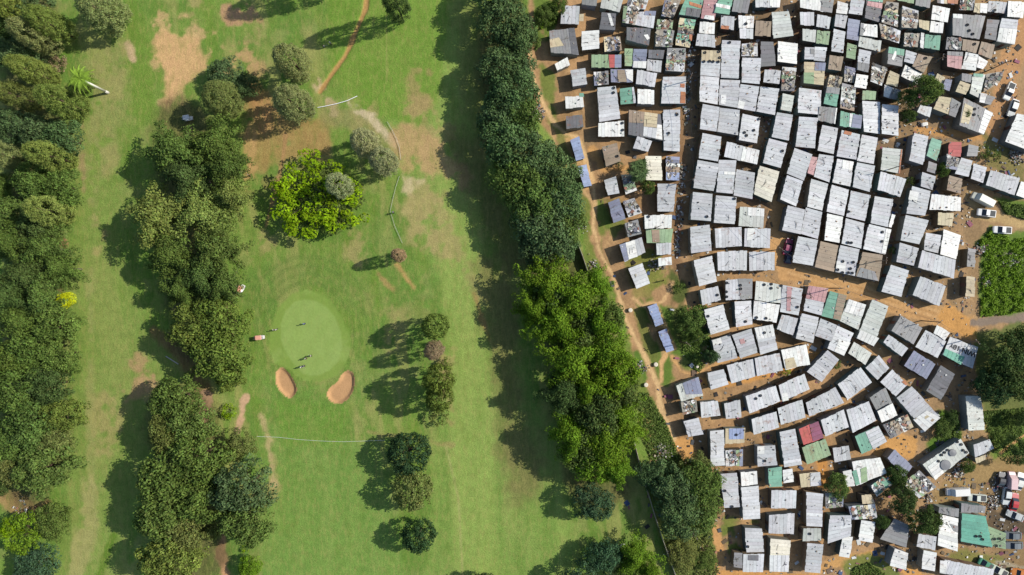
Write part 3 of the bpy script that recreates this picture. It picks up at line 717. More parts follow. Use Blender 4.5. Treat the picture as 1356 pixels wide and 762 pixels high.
def paint(pts, col, width=None, soft=6, rag=6, strength=1, cls=None, patchy=0, dz=0):
    """brush (polyline with width) or filled polygon; edge ragged by noise; col = display colour of the sunlit surface"""
    pad = (width or 0) / 2 + soft + rag + 2; s = window(pts, pad); u, v = U[s], W[s]
    if u.size == 0: return
    d = seg_dist(u, v, list(pts) if width else list(pts) + [pts[0]])
    sd = (width / 2 - d) if width else np.where(inside(u, v, pts), d, -d)
    sd = sd + (nB[s] - .5) * rag * 2 + (nC[s] - .5) * rag * .8
    sd = sd + (nS[s] - .5) * rag * 1.6 + (nD[s] - .5) * min(rag, 4) * .9
    m = sstep(sd / soft + .5)
    if patchy: m = m * sstep((nB[s] * .6 + nC[s] * .4 - patchy) * 6 + .5)
    c = A(*col); C[s] = C[s] * (1 - (m * strength)[..., None]) + c * (m * strength)[..., None]
    if cls is not None: K[s] = np.where(m > .5, cls, K[s])
    if dz: Z[s] += dz * m
LAWN, TOWNG, PATH, ROAD, GREEN, BUN1, BUN2, TAR = range(8)

# golf course turf
C[:] = A(108, 143, 64)
nS = vnoise(X * 1.5 + Y * .2, Y * .32, 6, 14, 5); lerp(sstep((nA - .42) * 5) * .7, A(126, 154, 72)); lerp(sstep((nB - .52) * 5) * .4, A(162, 162, 104)); lerp(sstep((nV - .5) * 5) * .35, A(104, 136, 56)); lerp(sstep((nS - .54) * 9) * .5, A(174, 168, 108)); lerp(sstep((.42 - nS) * 8) * .45, A(108, 142, 52))
# fairway with mowing marks between the trees and the settlement
paint([(560, -40), (640, -40), (600, 120), (590, 230), (640, 330), (700, 480), (760, 700), (770, 800), (560, 800), (575, 560), (600, 420), (560, 330), (500, 150), (520, 40)], (134, 163, 82), soft=14, rag=8, strength=.75)
paint([(85, 150), (160, 150), (160, 330), (225, 480), (200, 620), (150, 780), (70, 780), (100, 500), (95, 300)], (134, 156, 80), soft=20, rag=10, strength=.7)
st = sstep(np.sin((U + W * .06) / 5.5) * 1.4 + .5 + (nV - .5) * 2); paintmask = sstep((U - 540) / 30) * sstep((760 - U) / 20)
lerp(st * paintmask * .4, A(112, 146, 68)); 
lerp(sstep(np.sin((U - 560 - W * .05) / 22) * 2) * paintmask * .42, A(164, 184, 100))
paint([(340, 560), (500, 590), (540, 780), (350, 780)], (124, 157, 78), soft=12, rag=6, strength=.8)
lerp(st * sstep((U - 340) / 20) * sstep((520 - U) / 30) * sstep((W - 540) / 30) * .4, A(108, 146, 66))
# lush grass up the middle
paint([(430, -40), (600, -40), (585, 120), (560, 170), (480, 150), (440, 100)], (116, 152, 60), soft=12, rag=5, strength=.8)
paint([(500, 300), (545, 420)], (108, 142, 66), 26, soft=16, rag=8, strength=.5)
paint([(512, 20), (512, 110)], (150, 160, 90), 1.6, soft=1.5, rag=1, strength=.7)
paint([(590, -10), (600, 36)], (150, 165, 95), 2, soft=2, rag=1, strength=.5)
paint([(300, 120), (330, 135), (420, 190), (440, 150), (400, 235), (330, 250)], (160, 138, 92), 20, soft=16, rag=12, strength=.6, patchy=.38)
for px_, py_, w_ in ((560, 180, 40), (590, 215, 44), (560, 300, 34), (600, 330, 26), (480, 160, 26), (140, 200, 30), (130, 300, 26), (150, 100, 40), (260, 30, 30), (330, 60, 26), (520, 430, 30), (470, 330, 22), (350, 320, 18), (590, 470, 20), (350, 640, 26), (140, 560, 34), (200, 510, 24)):
    paint([(px_, py_ - w_ * .6), (px_ + 4, py_ + w_ * .6)], (178, 160, 112), w_, soft=12, rag=14, strength=.6, patchy=.5)
# green surround, mown in rings
rg = np.hypot((U - 408) / 52, (W - 446) / 62); 
ring = sstep((1.95 - rg) * 4) * sstep((rg - 1.0) * 8)
lerp(ring * sstep(np.sin(rg * 34) * 1.2 + .5) * .35 * sstep((500 - W) / 40), A(98, 128, 62)); lerp(ring * sstep((W - 470) / 30) * .35, A(112, 152, 70))
lerp(ring * sstep((430 - W) / 40 ) * .3, A(100, 130, 60))
paint([(360, 530), (470, 535), (450, 590), (375, 590)], (112, 150, 62), soft=14, rag=4, strength=.7)
fr = [(404, 384), (424, 388), (440, 400), (452, 418), (462, 440), (464, 462), (458, 482), (446, 498), (424, 506), (402, 504), (384, 492), (366, 482), (357, 466), (356, 446), (362, 422), (372, 404), (386, 390)]
pg = [(404, 396), (420, 398), (434, 407), (444, 420), (452, 440), (453, 460), (448, 476), (438, 490), (420, 498), (402, 496), (390, 484), (378, 468), (371, 450), (371, 430), (378, 412), (390, 400)]
paint(fr, (134, 162, 78), soft=5, rag=1.6, cls=GREEN, strength=.9); paint(pg, (150, 176, 98), soft=3, rag=1.4, cls=GREEN, strength=.9); lerp((K == GREEN) * sstep(np.sin((U * .8 + W * .6) / 3.4) * 1.5 + .5) * .12, A(132, 166, 76))
lerp((K == GREEN) * sstep((nB - .5) * 5) * .3, A(160, 184, 108))
def bunker(pts, cls):
    s = window(pts, 8); u, v = U[s], W[s]; d = seg_dist(u, v, pts + [pts[0]]); sd = np.where(inside(u, v, pts), d, -d)
    lip = sstep((4 - abs(sd + 1)) / 4); C[s] = C[s] * (1 - lip[..., None] * .35) + A(96, 132, 56) * lip[..., None] * .35
    m = sd > 0; K[s] = np.where(m, cls, K[s]); cc = A(202, 160, 118) * (1 + (nC[s] - .5)[..., None] * .16)
    C[s] = np.where(m[..., None], cc, C[s]); Z[s] += -.55 * sstep(sd / 4) + .02 * sstep((5 - abs(sd + 3)) / 5)
def zt(pts, x0, y0, k): return [(x0 + x / k, y0 + y / k) for x, y in pts]
def smooth_poly(p, n=3):
    for _ in range(n):
        q = []
        for i in range(len(p)):
            a, b = p[i], p[(i + 1) % len(p)]; q += [(a[0] * .75 + b[0] * .25, a[1] * .75 + b[1] * .25), (a[0] * .25 + b[0] * .75, a[1] * .25 + b[1] * .75)]
        p = q
    return p
bunker(smooth_poly(zt([(645, 172), (692, 205), (727, 265), (748, 312), (742, 352), (710, 382), (668, 367), (628, 327), (606, 270), (610, 205)], 240, 450, 4.885)), BUN1)
bunker(smooth_poly(zt([(1075, 196), (1113, 213), (1124, 262), (1117, 322), (1090, 372), (1050, 408), (1008, 421), (963, 402), (940, 365), (948, 323), (990, 288), (1018, 263), (1040, 215)], 240, 450, 4.885)), BUN2)
# worn and bare ground on the course
paint([(205, 15), (240, 20), (300, 35), (330, 75), (290, 110), (245, 135), (215, 140), (195, 70)], (206, 174, 128), soft=12, rag=16, patchy=.54, strength=.8)
paint([(200, 55), (215, 42), (240, 48), (262, 55), (282, 90), (262, 105), (235, 122), (222, 138), (214, 120), (222, 98), (205, 78)], (220, 178, 132), soft=10, rag=8, strength=.9)
paint([(290, 5), (330, 0), (345, 28), (300, 35)], (186, 150, 116), soft=8, rag=8, patchy=.4)
paint([(315, 60), (340, 100)], (190, 160, 115), 20, soft=10, rag=10, patchy=.45)
paint([(330, 130), (370, 150), (420, 160), (440, 190), (400, 205), (350, 225), (325, 205), (320, 160)], (172, 142, 92), soft=14, rag=10, strength=.85, patchy=.3)
paint([(338, 115), (350, 140), (345, 165)], (192, 146, 100), 22, soft=10, rag=8, strength=.7)
paint([(330, 170), (330, 240)], (196, 160, 110), 14, soft=10, rag=6, patchy=.4)
paint([(420, 110), (440, 140), (440, 150)], (200, 178, 142), 12, soft=6, rag=6, patchy=.42)
paint([(440, 150), (480, 165), (520, 190)], (150, 146, 100), 26, soft=12, rag=8, strength=.6)
paint([(455, 132), (490, 155), (525, 192)], (205, 190, 158), 8, soft=5, rag=5, patchy=.42)
paint([(515, 165), (555, 175), (600, 200), (625, 235), (610, 250), (570, 225), (535, 230), (525, 200)], (196, 164, 120), soft=14, rag=12, strength=.8, patchy=.34)
paint([(530, 230), (560, 240), (545, 260), (530, 255)], (216, 196, 160), soft=6, rag=6, strength=.8)
paint([(550, 240), (600, 290), (600, 340), (560, 330), (535, 280)], (176, 164, 112), soft=16, rag=14, patchy=.4, strength=.8)
paint([(590, 300), (640, 400)], (164, 160, 104), 12, soft=10, rag=6, patchy=.42, strength=.7)
paint([(527, 352), (548, 382)], (198, 158, 106), 7, soft=5, rag=3, strength=.8); paint([(500, 362), (520, 385)], (186, 152, 104), 7, soft=5, rag=3, strength=.7)
paint([(480, 400), (560, 425)], (150, 154, 92), 30, soft=16, rag=8, patchy=.42, strength=.5)
paint([(560, 95), (555, 140)], (178, 150, 110), 26, soft=10, rag=8, patchy=.6, strength=.6)
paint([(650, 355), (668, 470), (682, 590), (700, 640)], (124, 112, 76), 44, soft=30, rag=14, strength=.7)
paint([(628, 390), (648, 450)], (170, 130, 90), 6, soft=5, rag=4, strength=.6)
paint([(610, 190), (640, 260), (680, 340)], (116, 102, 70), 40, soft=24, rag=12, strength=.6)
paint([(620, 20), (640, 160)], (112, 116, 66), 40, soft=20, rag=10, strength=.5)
paint([(120, 0), (150, 120), (130, 200)], (150, 154, 96), 60, soft=30, rag=12, patchy=.4, strength=.6)
paint([(128, 120), (118, 300)], (152, 156, 98), 20, soft=12, rag=6, patchy=.42, strength=.7)
paint([(172, 60), (176, 80)], (200, 175, 140), 12, soft=6, rag=6, patchy=.4)
paint([(118, 360), (120, 460), (118, 600), (125, 640)], (158, 162, 102), 9, soft=8, rag=4, patchy=.4, strength=.7)
paint([(120, 640), (115, 700), (100, 770)], (170, 166, 110), 22, soft=12, rag=8, patchy=.42, strength=.8)
paint([(180, 478), (205, 500), (170, 520)], (190, 152, 118), 18, soft=8, rag=8, patchy=.5, strength=.7)
paint([(205, 440), (235, 462), (262, 500), (270, 520)], (140, 104, 78), 18, soft=8, rag=5, strength=.75)
paint([(273, 525), (270, 556)], (206, 168, 136), 13, soft=4, rag=4, cls=PATH); paint([(325, 526), (317, 560), (314, 572)], (206, 172, 140), 10, soft=4, rag=4, cls=PATH)
paint([(345, 550), (355, 585), (362, 640)], (196, 176, 132), 9, soft=6, rag=5, patchy=.42, strength=.8)
paint([(300, 690), (292, 730), (300, 770)], (204, 160, 120), 13, soft=5, rag=4, cls=PATH); paint([(262, 740), (248, 765)], (200, 168, 130), 9, soft=5, rag=4)
paint([(0, 655), (45, 680), (60, 672)], (176, 140, 98), 26, soft=8, rag=6, strength=.9)
paint([(150, 710), (140, 740), (128, 770)], (92, 128, 40), 9, soft=5, rag=3, strength=.8)
paint([(80, 330), (84, 322), (75, 335)], (190, 150, 110), 10, soft=6, rag=5, strength=.8)
paint([(108, 165), (112, 260)], (170, 150, 110), 7, soft=6, rag=5, patchy=.42, strength=.8)
paint([(5, 250), (15, 290)], (98, 136, 40), 22, soft=8, rag=5)
paint([(490, -30), (484, 12), (466, 55), (456, 76), (438, 100), (424, 122)], (188, 150, 96), 6, soft=3, rag=1.5, cls=PATH, dz=-.25)
paint([(378, 180), (372, 225), (352, 300)], (176, 140, 98), 6, soft=4, rag=2, cls=PATH, strength=.8)
paint([(488, 572), (600, 590)], (170, 150, 104), 5, soft=4, rag=3, patchy=.45, strength=.6)
paint([(590, 590), (607, 660), (613, 770)], (176, 174, 116), 2.2, soft=2, rag=1, strength=.6)
paint([(585, 480), (595, 560)], (170, 154, 106), 13, soft=8, rag=6, patchy=.42, strength=.7)
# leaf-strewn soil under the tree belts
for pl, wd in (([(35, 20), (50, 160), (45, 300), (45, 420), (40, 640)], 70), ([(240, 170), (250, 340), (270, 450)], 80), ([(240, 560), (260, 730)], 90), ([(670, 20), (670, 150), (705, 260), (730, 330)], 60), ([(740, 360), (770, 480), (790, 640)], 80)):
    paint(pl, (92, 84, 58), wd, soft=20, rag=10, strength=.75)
# settlement side
town = [(700, -60), (697, 60), (705, 140), (735, 200), (770, 255), (778, 330), (812, 380), (835, 450), (850, 520), (862, 580), (860, 640), (880, 700), (900, 790), (1560, 820), (1560, -60)]
s_in = inside(U, W, town); dtn = seg_dist(U, W, town + [town[0]]); mk = sstep((np.where(s_in, dtn, -dtn) + (nB - .5) * 14) / 6 + .5)
soil = A(186, 150, 112) * (1 + (nA - .5)[..., None] * .35) * (1 + (nC - .5)[..., None] * .3)
C = C * (1 - mk[..., None]) + soil * mk[..., None]; K[mk > .5] = TOWNG
lerp(mk * sstep((nB - .62) * 7) * .5, A(150, 120, 84)); lerp(mk * sstep((.36 - nB) * 7) * .4, A(224, 184, 134))
lerp(mk * sstep((U - 900) / 20) * sstep((1290 - U) / 30) * sstep((330 - W) / 60) * (.45 + .4 * (nB > .45)), A(132, 112, 92))  # browner soil in the upper lanes, shade between shacks put into its colour
lerp(mk * sstep((U - 1180) / 60) * .5, A(168, 142, 110))
lerp(mk * sstep((nS - .55) * 9) * .35, A(128, 112, 84))
lanes = [[(917, 0), (905, 120), (900, 220), (897, 330), (893, 400)], [(1056, 0), (1052, 130), (1035, 240), (1020, 300), (1030, 350)], [(1195, 210), (1180, 300), (1170, 350)]]
for ln in lanes: paint(ln, (128, 98, 74), 12, soft=8, rag=5, strength=.65)
gr = (112, 134, 62)
# grass strip between the wall and the first shacks
paint([(706, 0), (735, 0), (735, 60), (705, 50)], gr, soft=8, rag=8, patchy=.36)
paint([(712, 80), (738, 100), (735, 160), (742, 178), (730, 165), (715, 110)], (118, 136, 66), soft=6, rag=6, strength=.9)
paint([(725, 150), (770, 190), (770, 260), (740, 215)], (128, 138, 74), soft=8, rag=6, strength=.8)
paint([(768, 255), (780, 262), (786, 330), (800, 370), (790, 368), (772, 330)], (122, 136, 68), soft=6, rag=6, strength=.9)
paint([(788, 262), (800, 262), (815, 300), (800, 320), (790, 300)], (118, 138, 66), soft=6, rag=6, patchy=.35)
paint([(820, 340), (848, 385), (890, 380), (880, 350), (870, 330)], (134, 138, 72), soft=6, rag=8, patchy=.35)
paint([(838, 400), (870, 445), (862, 480), (880, 520), (895, 500), (885, 470), (930, 480), (940, 440), (900, 410), (860, 395)], (104, 130, 58), soft=8, rag=8, patchy=.33)
paint([(895, 440), (935, 445), (925, 495), (900, 490)], (104, 134, 56), soft=8, rag=6, strength=.8)
paint([(842, 480), (858, 520), (880, 560), (900, 610), (880, 620), (860, 570), (840, 500)], (104, 136, 60), soft=6, rag=6, strength=.95)
paint([(855, 520), (870, 560), (860, 600), (845, 560)], (190, 152, 108), soft=6, rag=6, strength=.8)
paint([(845, 470), (852, 500), (848, 505)], (100, 130, 56), 14, soft=6, rag=5)
paint([(900, 610), (940, 640), (950, 762), (900, 790), (870, 700), (858, 640)], (112, 128, 66), soft=8, rag=8, patchy=.3)
paint([(962, 700), (975, 730)], (120, 132, 66), 16, soft=6, rag=5, patchy=.4)
paint([(962, 690), (1000, 690)], (130, 136, 72), 9, soft=6, rag=4, patchy=.4)
paint([(885, 350), (912, 380), (905, 470), (893, 440)], (96, 106, 58), soft=8, rag=6, patchy=.4)
paint([(775, 262), (782, 262), (786, 330), (806, 372), (822, 430), (850, 500), (872, 560), (852, 560), (835, 480), (806, 400), (782, 350)], (122, 138, 66), soft=6, rag=6, strength=.85)
paint([(797, 250), (806, 290), (800, 330), (815, 352), (806, 358), (792, 330), (790, 280)], (126, 138, 68), soft=6, rag=6, strength=.85)
paint([(800, 262), (822, 262), (834, 300), (812, 322), (798, 300)], (116, 134, 64), soft=6, rag=6, strength=.8)
paint([(824, 340), (850, 350), (862, 392), (840, 398), (826, 370)], (150, 142, 84), soft=6, rag=6, strength=.8)
paint([(836, 408), (852, 408), (872, 470), (868, 480), (852, 462)], (120, 128, 66), soft=5, rag=4, strength=.9)
# paths
paint([(852, 400), (870, 398), (896, 462), (878, 474)], (204, 170, 124), soft=4, rag=2, strength=.9)
paint([(746, 182), (768, 180), (792, 248), (776, 254)], (216, 176, 126), soft=4, rag=2, strength=.9)
paint([(697, 55), (701, 85), (708, 108), (716, 132), (735, 165), (750, 178), (764, 182), (772, 200), (785, 240), (788, 268), (785, 300), (795, 335), (812, 365), (822, 400), (832, 430), (848, 462), (862, 490), (870, 508), (874, 540), (884, 560), (900, 600), (912, 612)], (228, 192, 144), 6, soft=3, rag=2.5, cls=PATH)
paint([(772, 252), (780, 262), (788, 275)], (216, 180, 132), 4, soft=3, rag=2, cls=PATH)
paint([(785, 200), (800, 225), (845, 222), (880, 240)], (212, 164, 108), 10, soft=5, rag=5, cls=PATH)
paint([(876, 505), (876, 480), (882, 470)], (222, 180, 130), 5, soft=3, rag=2, cls=PATH); paint([(890, 472), (902, 492), (918, 497), (940, 486), (985, 470)], (222, 176, 122), 4, soft=3, rag=2, cls=PATH)
paint([(838, 395), (850, 405), (878, 400), (890, 375)], (218, 180, 134), 5, soft=3, rag=3, cls=PATH)
paint([(948, 700), (955, 735), (948, 765)], (216, 166, 112), 9, soft=4, rag=3, cls=PATH)
paint([(700, 62), (703, 100)], (222, 184, 140), 7, soft=3, rag=2, cls=PATH)
# the orange dirt road through the shacks
road = [(1030, 270), (1030, 330), (1045, 358), (1090, 372), (1140, 382), (1180, 400), (1225, 412), (1262, 425), (1285, 430)]
paint(road, (208, 164, 114), 26, soft=4, rag=4, cls=ROAD)
for off, cc, ww in ((-5, (222, 184, 136), 3), (3, (222, 182, 134), 3), (-1, (184, 142, 96), 3), (8, (180, 140, 98), 4), (-9, (176, 146, 104), 4)):
    paint([(x_, y_ + off) for x_, y_ in road[2:]], cc, ww, soft=3, rag=3, strength=.6, patchy=.3)
paint([(1255, 400), (1290, 425), (1298, 455), (1262, 440), (1240, 420)], (214, 162, 100), soft=4, rag=3, cls=ROAD)
paint([(920, 505), (960, 510), (1000, 500), (1050, 485), (1090, 470)], (214, 160, 98), 9, soft=4, rag=3, cls=ROAD)
paint([(1190, 570), (1215, 590), (1210, 610), (1180, 600), (1170, 590)], (214, 164, 104), soft=4, rag=3, cls=ROAD); paint([(1210, 585), (1190, 578), (1160, 600)], (214, 164, 104), 9, soft=4, rag=3, cls=ROAD)
paint([(1120, 745), (1160, 735), (1200, 755), (1225, 765)], (220, 166, 102), 12, soft=4, rag=4, cls=ROAD); paint([(1075, 760), (1110, 742), (1140, 738)], (210, 164, 108), 9, soft=4, rag=4, cls=ROAD)
paint([(960, 762), (1080, 768)], (214, 160, 98), 14, soft=4, rag=3, cls=ROAD)
paint([(1085, 600), (1092, 640)], (214, 156, 92), 14, soft=4, rag=3, cls=ROAD)
paint([(905, 590), (920, 620)], (220, 168, 108), 22, soft=5, rag=4, cls=ROAD)
paint([(1356, 20), (1345, 60), (1335, 100), (1330, 140), (1318, 180)], (196, 152, 110), 34, soft=6, rag=5, cls=ROAD)
paint([(1215, 172), (1280, 178), (1305, 185)], (206, 158, 104), 10, soft=4, rag=4, cls=ROAD)
paint([(1370, 12), (1395, 60)], (112, 136, 62), 30, soft=6, rag=4)
# paved track at the right edge and rough meadow beside it
paint([(1285, 262), (1300, 285), (1330, 290), (1380, 302)], (196, 168, 122), 12, soft=5, rag=4, cls=PATH)
paint([(1290, 428), (1320, 424), (1400, 412)], (150, 134, 122), 13, soft=3, rag=3, cls=TAR)
paint([(1290, 440), (1330, 432), (1400, 425), (1400, 560), (1300, 545)], (100, 120, 62), soft=6, rag=6, strength=.85)
paint([(1300, 545), (1370, 540), (1370, 600), (1315, 610), (1302, 570)], (118, 142, 64), soft=6, rag=6)
paint([(1325, 600), (1356, 576)], (204, 160, 110), 4, soft=2, rag=1, cls=PATH); paint([(1306, 560), (1316, 595)], (210, 160, 110), 4, soft=2, rag=1, cls=PATH)
paint([(1250, 655), (1300, 628), (1380, 612)], (168, 142, 98), 30, soft=8, rag=8, strength=.9); paint([(1290, 640), (1320, 680), (1330, 760), (1400, 760), (1400, 640)], (150, 126, 92), soft=8, rag=8, strength=.9)
paint([(1325, 690), (1400, 700)], (86, 78, 68), 36, soft=10, rag=8, strength=.8)
paint([(1270, 735), (1320, 742), (1330, 755), (1262, 738)], (132, 134, 76), 14, soft=8, rag=6, strength=.9)
paint([(1320, 745), (1370, 755)], (170, 160, 140), 5, soft=3, rag=2)
paint([(1130, 750), (1150, 745), (1180, 765)], (112, 130, 68), 22, soft=6, rag=6, strength=.9)
paint([(1245, 555), (1265, 575), (1235, 590)], (98, 130, 54), 20, soft=6, rag=5)
paint([(1296, 165), (1356, 215), (1356, 240), (1305, 220)], (126, 124, 74), soft=6, rag=6, strength=.8)
field = [(1292, 322), (1300, 335), (1298, 420), (1330, 418), (1400, 405), (1400, 300), (1340, 310), (1310, 300)]
paint(field, (106, 136, 58), soft=5, rag=4, strength=.95); paint([(1318, 262), (1400, 275), (1400, 295), (1330, 280)], (106, 136, 58), soft=5, rag=4, strength=.95)
paint([(1300, 325), (1320, 335), (1345, 342), (1356, 350)], (196, 184, 172), 6, soft=3, rag=4, patchy=.4)

# edge of the detailed sheet melts into the outer countryside
edge = sstep((np.maximum(abs(X) - 138, abs(Y) - 86) + (nA - .5) * 10) / 8)
OUT_T = np.array(A(190, 150, 104)); OUT_G = np.array(A(122, 142, 78))
oc = np.where((U > 760)[..., None], OUT_T, OUT_G); C = C * (1 - edge[..., None]) + oc * edge[..., None]
Z = Z + (nA - .5) * .12
Z[0, :] = Z[-1, :] = 0; Z[:, 0] = Z[:, -1] = 0
idx = np.arange((nx + 1) * (ny + 1)).reshape(ny + 1, nx + 1)
F = np.stack([idx[:-1, :-1], idx[:-1, 1:], idx[1:, 1:], idx[1:, :-1]], -1).reshape(-1, 4)
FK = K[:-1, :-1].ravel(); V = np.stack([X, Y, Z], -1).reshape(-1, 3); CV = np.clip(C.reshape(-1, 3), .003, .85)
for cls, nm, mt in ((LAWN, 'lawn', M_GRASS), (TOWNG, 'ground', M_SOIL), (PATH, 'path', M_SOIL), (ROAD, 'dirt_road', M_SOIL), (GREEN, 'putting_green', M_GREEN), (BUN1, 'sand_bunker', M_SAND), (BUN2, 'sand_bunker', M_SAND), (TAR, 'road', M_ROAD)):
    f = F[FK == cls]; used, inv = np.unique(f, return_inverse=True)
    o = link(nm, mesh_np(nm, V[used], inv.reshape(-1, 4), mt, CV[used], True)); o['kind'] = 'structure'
mb = MB(); R = 2500
for (x0, y0, x1, y1, c) in ((-R, -R, -HX, R, OUT_G), (-HX, -R, 15, -HY, OUT_G), (15, -R, HX, -HY, OUT_T), (-HX, HY, 15, R, OUT_G), (15, HY, HX, R, OUT_T), (HX, -R, R, R, OUT_T)):
    mb.add([(x0, y0, 0), (x1, y0, 0), (x1, y1, 0), (x0, y1, 0)], [(0, 1, 2, 3)], tuple(c))
o = mb.build('countryside_ground', M_SOIL); o['kind'] = 'structure'

# ------------------------------------------------------------------ the shacks
PAL = {'g': (220, 223, 231), 'w': (248, 250, 252), 'v': (216, 221, 219), 's': (158, 159, 163), 'd': (122, 123, 130), 'b': (150, 156, 182), 'B': (166, 182, 222),
 'l': (162, 188, 152), 't': (132, 184, 164), 'T': (118, 188, 168), 'n': (170, 152, 134), 'k': (216, 202, 172), 'y': (240, 236, 222), 'o': (196, 132, 98),
 'p': (206, 162, 166), 'r': (202, 106, 104), 'm': (156, 98, 124), 'c': (176, 170, 160)}
LOOK = {'g': 'light grey', 'w': 'bright white', 'v': 'off-white', 's': 'mid grey', 'd': 'dark grey', 'b': 'slate blue', 'B': 'pale blue',
 'l': 'light green', 't': 'sea green', 'T': 'bright teal', 'n': 'brown', 'k': 'cream', 'y': 'cream white', 'o': 'rust orange', 'p': 'dusty pink', 'r': 'red', 'm': 'purple', 'c': 'junk-speckled'}
LITTER = [(222, 222, 224), (70, 68, 70), (126, 116, 106), (160, 132, 108), (122, 138, 130), (198, 188, 170), (128, 128, 144), (45, 43, 45), (240, 240, 242), (160, 155, 150), (158, 112, 98), (92, 84, 78), (176, 172, 166), (140, 134, 126)]
WALLS = [(150, 155, 160), (125, 130, 130), (130, 115, 95), (150, 160, 155), (110, 100, 90), (165, 160, 150), (105, 125, 125), (140, 120, 100)]
rs = random.Random(3)
def jit(c, a):
    k = 1 + rs.uniform(-a, a); return tuple(min(255, max(5, x * k + rs.uniform(-1.5, 1.5))) for x in c)
def col(c): return tuple(float(x) for x in alb(*c))
ROOFS = []       # (quad, plane) of every roof, to stand things on
def roof_z(x, y):
    for q, pl in ROOFS:
        s = [(q[(i + 1) % 4][0] - q[i][0]) * (y - q[i][1]) - (q[(i + 1) % 4][1] - q[i][1]) * (x - q[i][0]) for i in range(4)]
        if all(v <= .15 for v in s) or all(v >= -.15 for v in s): return pl[0] * x + pl[1] * y + pl[2]
    return 0.0
def slab(mb, q, t, c):       # q: four corner points of the upper face
    q = [Vector(p) for p in q]
    if (q[1] - q[0]).cross(q[2] - q[0]).z < 0: q = [q[0], q[3], q[2], q[1]]
    mb.prism([p - Vector((0, 0, t)) for p in q], q, c)
def build_shack(code, quad, h, patches, label, keep, px, py):
    x = 'x' in code; cd = code[0]
    q = [Vector((a, b, 0)) for a, b in quad]
    e0 = (q[1] - q[0]).length; e1 = (q[3] - q[0]).length
    if e0 < e1: q = q[1:] + q[:1]                      # edge 0-1 is now the long one; sheets run from it to 3-2
    L = ((q[1] - q[0]).length + (q[2] - q[3]).length) / 2; D = ((q[3] - q[0]).length + (q[2] - q[1]).length) / 2
    pitch = min(.38, D * .06) * rs.choice((1, 1, -1)); z = [h + pitch / 2, h + pitch / 2, h - pitch / 2, h - pitch / 2]
    for p, zz in zip(q, z): p.z = zz
    A4 = np.array([[p.x, p.y, 1] for p in q]); pl = np.linalg.lstsq(A4, np.array(z), rcond=None)[0]
    ROOFS.append(([tuple(p) for p in q], pl))
    Pz = lambda u, v: (q[0] * (1 - u) + q[1] * u) * (1 - v) + (q[3] * (1 - u) + q[2] * u) * v
    # roof sheets
    age = rs.choice((1, 1, 1, .98, .96, .93)) if cd in 'gvs' and not label else 1
    rb = MB(); n = max(2, round(L / rs.uniform(.72, .95))); m = 1 if D < 5 else (2 if D < 9 else 3)
    cuts = [0] + [(i + rs.uniform(-.08, .08)) / m for i in range(1, m)] + [1]
    for i in range(n):
        for j in range(m):
            u0, u1 = i / n, (i + 1) / n; e = .016 / L
            v0 = cuts[j] - (rs.uniform(-.1, .07) / D if j == 0 else 0); v1 = cuts[j + 1] + (rs.uniform(-.1, .07) / D if j == m - 1 else 0)
            base = PAL[cd]; a = .035
            if x and rs.random() < .6: base = rs.choice([PAL['s'], PAL['d'], PAL['g'], PAL['k'], PAL['n'], PAL['l'], PAL['b'], PAL['w'], PAL[cd]]); a = .12
            elif cd in 'gsvdw' and rs.random() < .06: a = .12
            lift = Vector((0, 0, rs.uniform(0, .018) + (.02 if j % 2 else 0)))
            slab(rb, [Pz(u0 + e, v0) + lift, Pz(u1 - e, v0) + lift, Pz(u1 - e, v1) + lift, Pz(u0 + e, v1) + lift], .02, col(jit(tuple(k_ * age for k_ in base), a)))
    # walls: a closed box under the roof, inset from the eaves
    wb = MB(); ins = .14; iu, iv = ins / L, ins / D; wc = col(jit(rs.choice(WALLS), .12))
    tp = [Pz(iu, iv), Pz(1 - iu, iv), Pz(1 - iu, 1 - iv), Pz(iu, 1 - iv)]
    tp = [p - Vector((0, 0, .04)) for p in tp]; bt = [Vector((p.x, p.y, -.15)) for p in tp]
    if (tp[1] - tp[0]).cross(tp[2] - tp[0]).z < 0: tp.reverse(); bt.reverse()
    wb.prism(bt, tp, wc)
    db = MB(); k = rs.randrange(4); a, b = bt[k], bt[(k + 1) % 4]; mid = a.lerp(b, rs.uniform(.35, .65)); dr = (b - a).normalized(); ang = math.atan2(dr.y, dr.x)
    nrm = Vector((dr.y, -dr.x, 0)); db.box(mid + nrm * .02 + Vector((0, 0, .15 + .93)), (.85, .07, 1.85), ang, col(jit((120, 90, 80), .3)))
    # sheets of another colour laid over part of the roof
    pm = []
    for pc, pq in patches:
        pb = MB(); pts = [Vector((X_, Y_, pl[0] * X_ + pl[1] * Y_ + pl[2] + .062)) for X_, Y_ in pq]
        el = (pts[1] - pts[0]).length; ew = (pts[3] - pts[0]).length
        if el < ew: pts = pts[1:] + pts[:1]; el, ew = ew, el
        nn = max(1, round(el / .95))
        for i in range(nn):
            f = lambda u, v: (pts[0] * (1 - u) + pts[1] * u) * (1 - v) + (pts[3] * (1 - u) + pts[2] * u) * v
            lf = Vector((0, 0, rs.uniform(0, .012)))
            slab(pb, [f(i / nn + .006, 0) + lf, f((i + 1) / nn - .006, 0) + lf, f((i + 1) / nn - .006, 1) + lf, f(i / nn + .006, 1) + lf], .018, col(jit(PAL[pc], .05)))
        pm.append((pc, pb))
    # loose stones and offcuts on the sheets; thin dark bars imitate wire shadows
    lb = MB(); area = L * D; cnt = int(area * (2.4 if x else rs.choice((.04, .08, .14, .25)))) + 1
    if label and not x: cnt = min(cnt, 3)
    if 'lettering' in label: cnt = 0
